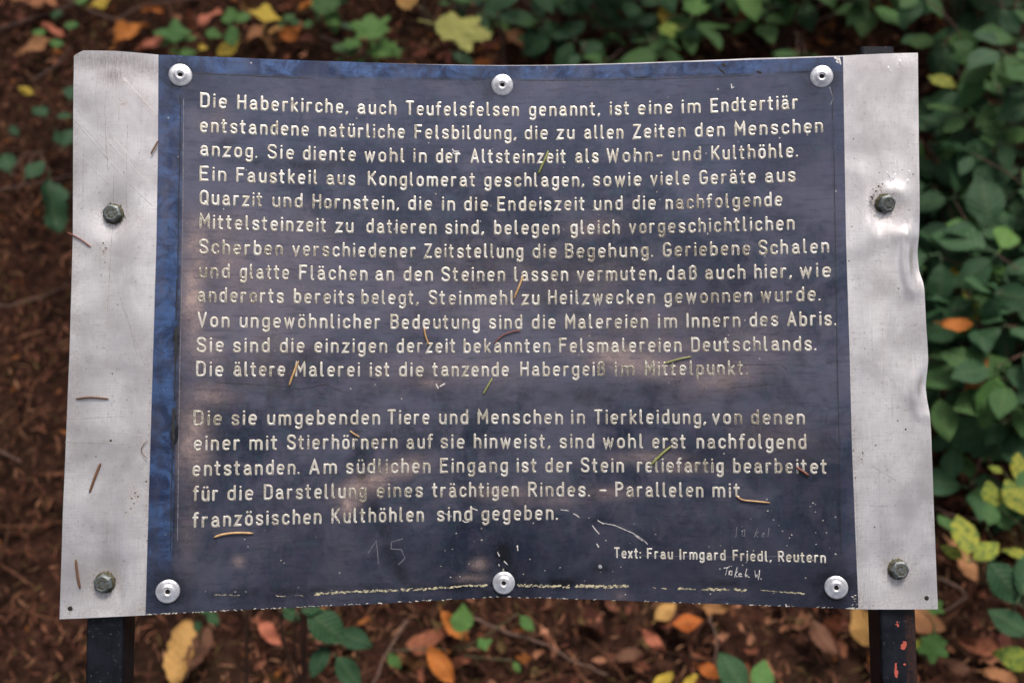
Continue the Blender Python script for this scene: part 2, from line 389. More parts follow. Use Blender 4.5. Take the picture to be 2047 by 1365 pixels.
# ------------------------------------------------------------------ leaf shapes (base at origin, tip towards +Y, unit length)
def leaf_mesh(name, width, serr, fold, droop, wave, seed, ns=13, peak=.42, tip=1.0):
    rr = random.Random(seed); V, Fc, rib = [], [], []
    for i in range(ns):
        t = i/(ns-1)
        a = t/peak*.5 if t < peak else .5+(t-peak)/(1-peak)*.5
        hw = width*.5*max(math.sin(math.pi*a), 0)**(.78 if t < peak else tip)
        s_ = 1+serr*(1 if i % 2 else -1)
        zz = -droop*t*t
        for k, u in enumerate((-1, -.5, 0, .5, 1)):
            x = u*hw*(s_ if abs(u) == 1 else 1)
            z = zz+abs(x)*fold+wave*math.sin(t*9+u*2.0+seed)*abs(u)*.5+rr.uniform(-1, 1)*wave*.15
            V.append((x, t+(.025*abs(u) if i < ns-1 else 0), z)); rib.append(1.0 if u == 0 else .0)
    for i in range(ns-1):
        for k in range(4):
            b = i*5+k; Fc.append((b, b+1, b+6, b+5))
    # short stalk
    b = len(V); V += [(-.012, -.16, -.02), (.012, -.16, -.02), (.012, .02, 0), (-.012, .02, 0)]; rib += [1]*4; Fc.append((b, b+1, b+2, b+3))
    me = mesh(name, V, Fc); attr(me, 'rib', rib); return me
def lobed_mesh(name, lobes, depth, seed, teeth=.05, crumple=.04, aspect=1.0):
    """palmate lobed leaf: outline in polar form round a point near the base"""
    rr = random.Random(seed); V = [(0, .38, .02)]; rib = [1.0]; Fc = []
    n = 72
    for ring in (.5, 1.0):
        for i in range(n):
            a = 2*math.pi*i/n
            d = 0; best = 9
            for (la, ll) in lobes:
                q = abs((a-R(la)+math.pi) % (2*math.pi)-math.pi); w_ = R(30)
                d = max(d, ll*(1-depth*min(q/w_, 1)**1.2)); best = min(best, q)
            d *= 1+teeth*(1 if i % 2 else -1)
            if ring == .5: d = d*.5
            x = d*math.cos(a)*aspect; y = .38+d*math.sin(a)
            V.append((x, y, crumple*math.sin(3*a+seed)*d*2+rr.uniform(-1, 1)*crumple*.3)); rib.append(max(0, 1-best/.05))
    for i in range(n):
        j = (i+1) % n
        Fc.append((0, 1+i, 1+j)); Fc.append((1+i, 1+n+i, 1+n+j, 1+j))
    b = len(V); V += [(-.012, -.25, -.03), (.012, -.25, -.03), (.012, .4, .01), (-.012, .4, .01)]; rib += [1]*4; Fc.append((b, b+1, b+2, b+3))
    me = mesh(name, V, Fc); attr(me, 'rib', rib); return me
OV = [leaf_mesh('ovate_leaf', random.uniform(.54, .70), random.uniform(.05, .08), random.uniform(.0, .2), random.uniform(.05, .3), .05, k, 23, random.uniform(.42, .48), random.uniform(.95, 1.2)) for k in range(8)]
BE = [leaf_mesh('beech_leaf', random.uniform(.40, .60), random.uniform(.03, .12), random.uniform(-.5, .8), random.uniform(-.4, .4), .16, k+20, 13, random.uniform(.42, .52), .95) for k in range(9)]
MAPLE = [(90, .62), (38, .56), (142, .56), (-18, .42), (198, .42)]
LB = [lobed_mesh('lobed_leaf', MAPLE, .48, k, .05, .05) for k in range(3)]
OAK = [lobed_mesh('oak_leaf', [(90, .62), (60, .42), (120, .42), (25, .30), (155, .30), (-30, .33), (210, .33), (-90, .36)], .35, k+5, .03, .06) for k in range(2)]
TRI = [lobed_mesh('three_lobed_leaf', [(90, .6), (-5, .52), (185, .52)], .42, k+9, .02, .03) for k in range(2)]
RD = [leaf_mesh('round_leaf', .85, .05, .1, .08, .02, k+40, 11, .45, .8) for k in range(2)]
SHAPES = {'ov': OV, 'be': BE, 'lb': LB, 'oak': OAK, 'tri': TRI, 'rd': RD}
def orient(dirxy, tilt, roll):
    """matrix: +Y along the direction, pitched down by tilt, rolled"""
    a = math.atan2(dirxy[1], dirxy[0])-math.pi/2
    return Matrix.Rotation(a, 4, 'Z') @ Matrix.Rotation(tilt, 4, 'X') @ Matrix.Rotation(roll, 4, 'Y')

# ------------------------------------------------------------------ the information board
sign = obj('information_board', None, label='blue-black engraved text board bolted on two black metal posts', category='information sign')
sign.matrix_world = signM
TS = .0020        # sheet thickness
TP = .0012        # plate stands this proud of the sheet
def gauss(x, y, cx, cy, rx, ry, a=0):
    dx, dy = x-cx, y-cy; c, s = math.cos(a), math.sin(a)
    u, v = (dx*c+dy*s)/rx, (-dx*s+dy*c)/ry
    return math.exp(-.5*(u*u+v*v))
def PL(lst): return [L(*p) for p in lst]
# dents of the backing sheet: (px,py, rx,ry mm, depth mm)
DENTS = [(1848, 515, 5, 13, -4.5), (1812, 520, 2.6, 15, 1.5), (1822, 470, 6, 3, .8), (1830, 580, 6, 4, .9), (1866, 775, 5, 9, -4.0), (1828, 790, 2.6, 14, 1.1), (1850, 830, 6, 3, .7), (1772, 412, 9, 11, -1.15), (1733, 420, 2.6, 17, .8), (1802, 400, 5, 9, .7), (1788, 382, 6, 4, 1.0),
         (1744, 470, 5, 8, .8), (1790, 470, 7, 6, .9), (225, 430, 9, 9, -1.9), (213, 1160, 9, 14, -2.2), (232, 1110, 3, 20, -.9), (1795, 1140, 9, 12, -1.8), (1728, 620, 3.0, 110, .55),
         (200, 130, 20, 8, -.9), (262, 700, 14, 60, .6), (1760, 300, 9, 25, -.6), (160, 1010, 8, 8, .8), (1800, 920, 16, 30, .7), (1722, 1000, 3, 50, .5), (165, 500, 12, 40, -.5)]
for arc, rr0, hh in (([(1824, 452), (1812, 470), (1805, 495), (1803, 520), (1806, 545), (1814, 568), (1826, 584)], 1.5, .55), ([(1838, 745), (1827, 760), (1822, 782), (1824, 806), (1834, 826)], 1.5, .45), ([(1742, 385), (1737, 410), (1738, 445), (1746, 468), (1760, 478)], 1.6, .42), ([(1776, 380), (1792, 378), (1804, 388)], 1.5, .4), ([(228, 1080), (238, 1110), (241, 1145), (240, 1190)], 1.6, -.4), ([(1830, 505), (1828, 525), (1832, 545)], 2.2, -.8), ([(1846, 765), (1845, 785)], 2.2, -.7)):
    for a_0, b_0 in arc: DENTS.append((a_0, b_0, rr0, 4.0, hh))
DL = [(L(a, b), c*.001, d*.001, e*.001) for a, b, c, d, e in DENTS]
def sheet_z(x, y):
    z = bow(x)
    if abs(x) < .19: return z
    for (cx, cy), rx, ry, h in DL:
        if abs(x-cx) < 4*rx and abs(y-cy) < 4*ry: z += h*gauss(x, y, cx, cy, rx, ry)
    return z
def interp(pts, t):
    """pts sorted by parameter"""
    if t <= pts[0][0]: return pts[0][1]
    for (a, u), (b, v) in zip(pts, pts[1:]):
        if t <= b: return u+(v-u)*(t-a)/(b-a)
    return pts[-1][1]
def outline(left, right, bottom, top):
    """edge curves in sign metres: x of left/right edge as function of y, y of bottom/top edge as function of x"""
    l = sorted([(y, x) for x, y in PL(left)]); r = sorted([(y, x) for x, y in PL(right)])
    b = sorted([(x, y) for x, y in PL(bottom)]); t = sorted([(x, y) for x, y in PL(top)])
    return l, r, b, t
def panel(name, OL, nu, nv, zf, th, mat, parent, bump_=None, hole=None):
    l, r, b, t = OL
    V = []
    for j in range(nv+1):
        for i in range(nu+1):
            u, v = i/nu, j/nv
            if name == 'backing_sheet': u = u*3*.12 if u < 1/3 else (.12+(u-1/3)*3*.76 if u < 2/3 else .88+(u-2/3)*3*.12)
            x = l[0][1]*(1-u)+r[0][1]*u; y = 0
            for _ in range(4):
                yb, yt = interp(b, x), interp(t, x); y = yb+(yt-yb)*v
                xl, xr = interp(l, y), interp(r, y); x = xl+(xr-xl)*u
            V.append((x, y, zf(x, y)))
    N = len(V); Fc = []
    W_ = nu+1
    for j in range(nv):
        for i in range(nu): Fc.append((j*W_+i, j*W_+i+1, (j+1)*W_+i+1, (j+1)*W_+i))
    ring = [i for i in range(W_)]+[j*W_+nu for j in range(1, nv+1)]+[nv*W_+i for i in range(nu-1, -1, -1)]+[j*W_ for j in range(nv-1, 0, -1)]
    V2 = V+[(V[k][0], V[k][1], V[k][2]-th) for k in range(N)]
    Fc += [tuple(reversed([q+N for q in f])) for f in Fc[:nu*nv]]
    for a, c in zip(ring, ring[1:]+ring[:1]): Fc.append((a, a+N, c+N, c))
    me = mesh(name, V2, Fc)
    for p in list(me.polygons)[2*nu*nv:]: p.use_smooth = False
    me.set_sharp_from_angle(angle=R(50))
    return me, V2
# backing sheet
OLS = outline([(147, 118), (146, 300), (145, 470), (139, 700), (131, 900), (125, 1050), (119, 1238)],
              [(1835, 112), (1837, 300), (1839, 440), (1839, 500), (1842, 540), (1848, 566), (1851, 640), (1856, 720), (1855, 770), (1856, 800), (1861, 860), (1866, 1000), (1875, 1217)],
              [(119, 1237), (170, 1235), (292, 1229), (400, 1222), (700, 1210), (1005, 1193), (1350, 1204), (1560, 1211), (1714, 1217), (1876, 1217)],
              [(140, 118), (152, 108), (166, 101), (230, 102), (318, 110), (480, 116), (700, 124), (1005, 131), (1350, 123), (1500, 117), (1684, 112), (1834, 106)])
DIRT = [(290, 1215, 12, 10, .9), (300, 1130, 6, 60, .5), (296, 1000, 5, 90, .45), (140, 1216, 6, 6, 1.3), (268, 990, 9, 14, .8), (262, 1022, 6, 8, .6), (300, 900, 4, 120, .35),
        (1757, 378, 11, 8, 1.0), (1770, 400, 26, 24, .45), (1715, 1200, 9, 14, .8), (1706, 900, 4, 200, .4), (226, 432, 21, 21, .85), (208, 1168, 22, 22, .9), (1797, 1140, 22, 22, .8), (1772, 412, 24, 24, .9), (213, 620, 5, 160, .22), (1765, 650, 4, 200, .15),
        (255, 185, 26, 3, .0), (245, 207, 8, 8, .7), (290, 200, 6, 8, .5), (208, 500, 8, 12, .8), (280, 440, 10, 10, .35), (215, 120, 50, 20, .32), (230, 155, 24, 14, .38), (290, 145, 30, 14, .3), (1740, 375, 6, 6, .6),
        (1800, 130, 8, 10, .3), (1850, 1195, 9, 9, .4), (150, 700, 6, 260, .3), (150, 300, 5, 80, .3), (1718, 915, 7, 16, .5), (1780, 1205, 70, 8, .3), (210, 1225, 80, 6, .35)]
def blobs(lst):
    o = []
    for q in lst:
        (cx, cy) = L(q[0], q[1]); a = R(q[5]) if len(q) > 5 else 0
        o.append((cx, cy, q[2]*.000336, q[3]*.000336, q[4], a))
    return o
def bsum(B, x, y):
    e = 0
    for cx, cy, rx, ry, k, a in B:
        if abs(x-cx) < 4*max(rx, ry) and abs(y-cy) < 4*max(rx, ry): e = max(e, k*gauss(x, y, cx, cy, rx, ry, a))
    return e
me, V = panel('backing_sheet', OLS, 330, 330, sheet_z, TS, mt_alu, sign)
DB = blobs(DIRT)
attr(me, 'dirt', [min(1, bsum(DB, x, y)) if abs(x) > .2 else 0 for x, y, z in V])
SB = blobs([(150, 115, 60, 12, .7), (225, 122, 70, 16, .8), (228, 150, 22, 16, 1.0), (290, 135, 40, 16, .75), (1760, 135, 60, 14, .2), (1770, 240, 40, 60, .25), (1800, 300, 30, 60, .25), (1830, 540, 14, 50, .4), (1800, 470, 30, 20, .3),
            (1835, 770, 14, 30, .4), (215, 1110, 14, 60, .35), (1770, 1110, 10, 90, .3), (170, 1190, 40, 30, .3), (1800, 1190, 80, 30, .3), (250, 500, 12, 60, .2), (1715, 500, 12, 160, .15)])
attr(me, 'stain', [min(1, bsum(SB, x, y)) if abs(x) > .2 else 0 for x, y, z in V])
obj('backing_sheet', me, mt_alu, sign)

# engraved plate
OLP = outline([(318, 111), (317, 300), (314, 480), (306, 750), (300, 950), (292, 1229)],
              [(1684, 115), (1687, 300), (1690, 480), (1697, 700), (1702, 900), (1708, 1050), (1715, 1217)],
              [(291, 1228.5), (400, 1221.5), (700, 1209.5), (1005, 1192.5), (1350, 1203.5), (1560, 1210.5), (1716, 1216.5)],
              [(317, 111), (480, 117), (700, 125), (1005, 133), (1350, 126), (1500, 121), (1685, 115)])
def plate_z(x, y): return bow(x)+TP
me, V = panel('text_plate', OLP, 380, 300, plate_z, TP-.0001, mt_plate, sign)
gl = sorted([(y, x) for x, y in PL([(368, 150), (366, 300), (360, 560), (353, 880), (346, 1100), (343, 1220)])])
gt = sorted(PL([(300, 142), (500, 152), (800, 158), (1100, 160), (1400, 153), (1700, 142)]))
gr = sorted([(y, x) for x, y in PL([(1662, 160), (1664, 300), (1672, 800), (1680, 1180)])])
WEAR_SHEEN = [(395, 500, 18, 50, .55), (388, 600, 14, 60, .75), (410, 700, 30, 30, .4), (385, 880, 22, 55, .55), (465, 530, 30, 45, .3), (735, 968, 38, 15, .85, 22), (700, 1005, 16, 12, .75, 40), (795, 938, 40, 14, .5, 15),
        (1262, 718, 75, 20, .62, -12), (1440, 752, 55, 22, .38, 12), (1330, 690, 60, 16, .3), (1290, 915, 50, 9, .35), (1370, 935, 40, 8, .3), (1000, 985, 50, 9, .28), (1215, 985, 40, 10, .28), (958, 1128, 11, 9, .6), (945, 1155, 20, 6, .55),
        (1190, 560, 60, 40, .14), (478, 1120, 8, 8, .35), (1180, 455, 45, 16, .2), (862, 765, 22, 10, .35), (430, 240, 30, 30, .13), (1240, 1190, 8, 5, .3), (378, 1050, 12, 50, .15), (415, 790, 40, 20, .35), (500, 600, 90, 90, .17), (520, 700, 70, 60, .16), (440, 470, 60, 40, .2), (880, 740, 120, 25, .16), (1000, 560, 150, 60, .12), (1300, 640, 90, 40, .18), (1550, 870, 60, 40, .12), (1500, 700, 60, 50, .12), (600, 500, 60, 60, .12), (1100, 1000, 60, 8, .2)]  # worn beige at the left, elsewhere sky reflections painted in as pale patches
DARK = [(1005, 1118, 15, 32, 1.0), (1005, 1165, 42, 30, .8), (900, 1172, 90, 7, .75), (1110, 1165, 60, 8, .8), (1670, 1175, 34, 34, .75), (364, 155, 25, 25, 1.0), (1004, 175, 24, 24, .9), (1641, 159, 24, 24, .8), (337, 1184, 24, 24, .8),
        (960, 408, 16, 14, .6), (560, 330, 90, 7, .55), (440, 295, 22, 7, .5, 30), (700, 322, 40, 6, .4), (1030, 350, 60, 6, .3), (1150, 790, 220, 16, .35), (353, 690, 5, 22, 1.3), (350, 860, 6, 26, 1.2), (360, 310, 3, 18, .8), (358, 400, 3, 25, .6),
        (1200, 1135, 14, 10, .5), (703, 850, 11, 45, .52, 8), (722, 930, 10, 40, .52, 10), (748, 1010, 10, 40, .5, 14), (778, 1090, 11, 40, .55, 18), (800, 1140, 12, 30, .5, 18), (1195, 1040, 14, 5, .5), (600, 1180, 220, 7, .4), (1450, 1165, 60, 6, .5), (1550, 430, 40, 30, .2), (900, 830, 200, 30, .2)]
WB, KB = blobs(WEAR_SHEEN), blobs(DARK)
bl_, we_, da_ = [], [], []
ylo, yhi = L(320, 1080)[1], L(320, 1150)[1]
for x, y, z in V:
    dl = interp(gl, y)-x; dt = y-interp(gt, x); dr = x-interp(gr, y)
    b = 0
    f = 1.0 if y > ylo else max(0.0, (y-yhi)/(ylo-yhi))
    if dl > -.0004: b = max(b, .95*min(1, (dl+.0004)/.0012)*(.25+.75*f))
    if dt > -.0005: b = max(b, (.9 if x < .19 else .55)*min(1, (dt+.0005)/.0015)*max(.45, min(1, 1.15-1.2*abs(x))))
    if dr > 0: b = max(b, .09*min(1, dr/.0015))
    if dl > -.004: b *= .72+.42*math.exp(-((y+.02)/.11)**2) if dl > 0 else 1
    if dl > .0085: b *= .72
    kd = .95*math.exp(-(dl/.0009)**2)*(.45+.55*noise.noise(Vector((x*40, y*55, 2)))) if abs(dl) < .004 else 0
    if abs(dt) < .005: kd = max(kd, .9*math.exp(-(dt/.0011)**2)*(.35+.9*noise.noise(Vector((x*45, y*10, 5)))))
    if abs(dr) < .003: kd = max(kd, .6*math.exp(-(dr/.0006)**2)*(.4+.8*noise.noise(Vector((x*10, y*35, 9)))))
    bl_.append(b)
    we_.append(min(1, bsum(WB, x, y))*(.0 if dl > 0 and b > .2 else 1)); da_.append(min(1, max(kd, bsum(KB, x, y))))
attr(me, 'blue', bl_); attr(me, 'wear_sheen', we_); attr(me, 'dark', da_)
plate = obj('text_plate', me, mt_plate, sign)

# ---- single-stroke engraving alphabet (units: capital height 1)
def arcp(cx, cy, rx, ry, a0, a1, n=8):
    return [(cx+rx*math.cos(R(a0+(a1-a0)*i/n)), cy+ry*math.sin(R(a0+(a1-a0)*i/n))) for i in range(n+1)]
def crom(p, k=4):
    o = []
    q = [p[0]]+p+[p[-1]]
    for i in range(1, len(q)-2):
        for s in range(k):
            t = s/k; a, b, c, d_ = q[i-1], q[i], q[i+1], q[i+2]
            o.append(tuple(.5*(2*b[j]+(c[j]-a[j])*t+(2*a[j]-5*b[j]+4*c[j]-d_[j])*t*t+(-a[j]+3*b[j]-3*c[j]+d_[j])*t**3) for j in (0, 1)))
    return o+[p[-1]]
W_, X_, r_ = .44, .67, .21
def stadium(w, h, y0=0.0, r=None):
    r = r or w/2
    return arcp(w/2, y0+h-r, w/2, r, 0, 180)+arcp(w/2, y0+r, w/2, r, 180, 360)+[(w, y0+h-r)]
def scurve(w, h):
    return crom([(w, h*.82), (w*.84, h*.955), (w/2, h), (w*.14, h*.95), (0, h*.77), (w*.16, h*.60), (w*.5, h*.50), (w*.86, h*.40), (w, h*.23), (w*.86, h*.05), (w/2, 0), (w*.16, h*.045), (0, h*.18)])
DOT = lambda x, y: [(x-.012, y), (x+.012, y)]
a_ = [arcp(.22, X_-.2, .20, .2, 160, 0)+[(W_, .1), (W_+.05, 0)], [(W_, .37), (.2, .37)]+arcp(.19, .185, .19, .185, 90, 270)+[(.3, .01), (W_, .12)]]
o_ = [stadium(W_, X_)]
GL = {
 'a': (W_+.05, a_), 'o': (W_, o_), 'u': (W_, [[(0, X_), (0, r_)]+arcp(W_/2, r_, W_/2, r_, 180, 360)+[(W_, X_)], [(W_, X_), (W_, 0)]]),
 'b': (W_, [[(0, 1), (0, 0)], stadium(W_, X_)]), 'd': (W_, [[(W_, 1), (W_, 0)], stadium(W_, X_)]),
 'c': (W_*.94, [arcp(W_/2, X_-r_, W_/2, r_, 20, 180)+arcp(W_/2, r_, W_/2, r_, 180, 340)]),
 'e': (W_, [[(.02, .355), (W_, .355)]+arcp(W_/2, X_-r_, W_/2, r_, 0, 180)+arcp(W_/2, r_, W_/2, r_, 180, 308)]),
 'f': (.30, [[(.33, 1), (.28, 1)]+arcp(.26, .86, .14, .14, 90, 180)+[(.12, 0)], [(0, X_), (.30, X_)]]),
 'g': (W_, [stadium(W_, X_), [(W_, X_), (W_, -.12)]+arcp(W_/2, -.12, W_/2, .2, 0, -150)]),
 'h': (W_, [[(0, 1), (0, 0)], arcp(W_/2, X_-r_, W_/2, r_, 180, 0)+[(W_, 0)]]),
 'i': (.0, [[(0, X_), (0, 0)], DOT(0, .95)]), 'k': (W_*.92, [[(0, 1), (0, 0)], [(W_*.88, X_), (0, .24)], [(.13, .35), (W_*.92, 0)]]),
 'l': (.14, [[(0, 1), (0, .14)]+arcp(.13, .13, .13, .13, 180, 265)]),
 'm': (.78, [[(0, X_), (0, 0)], arcp(.195, X_-.195, .195, .195, 180, 0)+[(.39, 0)], arcp(.585, X_-.195, .195, .195, 180, 0)+[(.78, 0)]]),
 'n': (W_, [[(0, X_), (0, 0)], arcp(W_/2, X_-r_, W_/2, r_, 180, 0)+[(W_, 0)]]),
 'p': (W_, [[(0, X_), (0, -.32)], stadium(W_, X_)]), 'r': (.30, [[(0, X_), (0, 0)], arcp(.21, X_-.22, .21, .22, 180, 65)]),
 's': (W_*.93, [scurve(W_*.93, X_)]), 't': (.32, [[(.11, .93), (.11, .14)]+arcp(.25, .14, .14, .14, 180, 280), [(-.03, X_), (.30, X_)]]),
 'v': (W_, [[(0, X_), (W_/2, 0), (W_, X_)]]), 'w': (.66, [[(0, X_), (.16, 0), (.33, X_), (.50, 0), (.66, X_)]]),
 'x': (W_*.9, [[(0, X_), (W_*.9, 0)], [(W_*.9, X_), (0, 0)]]), 'z': (W_*.95, [[(0, X_), (W_*.95, X_), (0, 0), (W_*.95, 0)]]),
 '\u00df': (W_, [[(0, 0), (0, .8)]+arcp(.2, .8, .2, .2, 180, 0)+arcp(.2, .74, .2, .16, 0, -90)+arcp(.21, .29, .23, .29, 90, -90)+[(.12, 0)]]),
 'A': (.58, [[(0, 0), (.29, 1), (.58, 0)], [(.10, .3), (.48, .3)]]), 'B': (.52, [[(0, 0), (0, 1), (.26, 1)]+arcp(.28, .77, .22, .23, 90, -90)+[(0, .54)], arcp(.27, .27, .25, .27, 90, -90)+[(0, 0)]]),
 'D': (.54, [[(0, 0), (0, 1), (.30, 1)]+arcp(.30, .74, .24, .26, 90, 0)+arcp(.30, .26, .24, .26, 0, -90)+[(0, 0)]]),
 'E': (.50, [[(.50, 1), (0, 1), (0, 0), (.50, 0)], [(0, .52), (.42, .52)]]), 'F': (.48, [[(.48, 1), (0, 1), (0, 0)], [(0, .52), (.40, .52)]]),
 'G': (.54, [arcp(.27, .73, .27, .27, 25, 180)+arcp(.27, .27, .27, .27, 180, 360)+[(.54, .45), (.30, .45)]]),
 'H': (.54, [[(0, 0), (0, 1)], [(.54, 0), (.54, 1)], [(0, .52), (.54, .52)]]), 'I': (.0, [[(0, 0), (0, 1)]]),
 'K': (.54, [[(0, 0), (0, 1)], [(.52, 1), (0, .38)], [(.17, .56), (.54, 0)]]), 'M': (.66, [[(0, 0), (0, 1), (.33, .40), (.66, 1), (.66, 0)]]),
 'P': (.52, [[(0, 0), (0, 1), (.27, 1)]+arcp(.27, .75, .25, .25, 90, -90)+[(0, .5)]]), 'R': (.54, [[(0, 0), (0, 1), (.27, 1)]+arcp(.27, .75, .25, .25, 90, -90)+[(0, .5)], [(.25, .5), (.54, 0)]]),
 'Q': (.54, [arcp(.27, .73, .27, .27, 0, 180)+arcp(.27, .27, .27, .27, 180, 360)+[(.54, .73)], [(.36, .2), (.56, -.04)]]),
 'S': (.54, [scurve(.54, 1)]), 'T': (.56, [[(0, 1), (.56, 1)], [(.28, 1), (.28, 0)]]), 'V': (.54, [[(0, 1), (.27, 0), (.54, 1)]]),
 'W': (.80, [[(0, 1), (.2, 0), (.4, .9), (.6, 0), (.8, 1)]]), 'Z': (.52, [[(0, 1), (.52, 1), (0, 0), (.52, 0)]]),
 '.': (.0, [DOT(0, .02)]), ',': (.08, [[(.08, .06), (.0, -.08)]]), ':': (.0, [DOT(0, .05), DOT(0, .55)]), '-': (.34, [[(0, .42), (.34, .42)]]),
}
for c_, b_ in (('\u00e4', 'a'), ('\u00f6', 'o'), ('\u00fc', 'u')):
    GL[c_] = (GL[b_][0], GL[b_][1]+[DOT(.09, .95), DOT(.35, .95)])
def ribbon(pts, hw, h, zf, V, Fc, E, jit=0, rr=random, rim=0):
    """domed stroke of half-width hw with round ends on the surface zf"""
    p = [pts[0]]
    for q in pts[1:]:
        if math.hypot(q[0]-p[-1][0], q[1]-p[-1][1]) > hw*.12: p.append(q)
    if len(p) == 1: p = [pts[0], (pts[0][0]+hw*.15, pts[0][1])]
    n = len(p); rows = []
    def nrm(i):
        a = p[max(i-1, 0)]; b = p[min(i+1, n-1)]
        dx, dy = b[0]-a[0], b[1]-a[1]; l = math.hypot(dx, dy) or 1e-9
        k = 1.0
        if 0 < i < n-1:
            u = (p[i][0]-p[i-1][0], p[i][1]-p[i-1][1]); lu = math.hypot(*u) or 1e-9
            cs = max(.45, abs((u[0]*dx+u[1]*dy)/(lu*l))); k = 1/cs
        return -dy/l, dx/l, dx/l, dy/l, k
    def row(x, y, nx, ny, w_, kk):
        r = []
        for s, zz, e in (((-1.38, -.05, 2),) if rim else ())+((-1, .1, 1), (-.55, .75, .35), (0, 1, 0), (.55, .75, .35), (1, .1, 1))+(((1.38, -.05, 2),) if rim else ()):
            px, py = x+nx*s*w_, y+ny*s*w_
            V.append((px, py, zf(px, py)+.00002+h*zz*kk)); E.append(e); r.append(len(V)-1)
        rows.append(r)
    nx, ny, tx, ty, k = nrm(0)
    row(p[0][0]-tx*hw*.98, p[0][1]-ty*hw*.98, nx, ny, hw*.25, .15); row(p[0][0]-tx*hw*.7, p[0][1]-ty*hw*.7, nx, ny, hw*.72, .7)
    for i in range(n):
        nx, ny, tx, ty, k = nrm(i); row(p[i][0], p[i][1], nx, ny, hw*k*(1+(rr.uniform(-jit, jit) if jit else 0)), 1)
    row(p[-1][0]+tx*hw*.7, p[-1][1]+ty*hw*.7, nx, ny, hw*.72, .7); row(p[-1][0]+tx*hw*.98, p[-1][1]+ty*hw*.98, nx, ny, hw*.25, .15)
    for a, b in zip(rows, rows[1:]):
        for k in range(len(a)-1): Fc.append((a[k], b[k], b[k+1], a[k+1]))
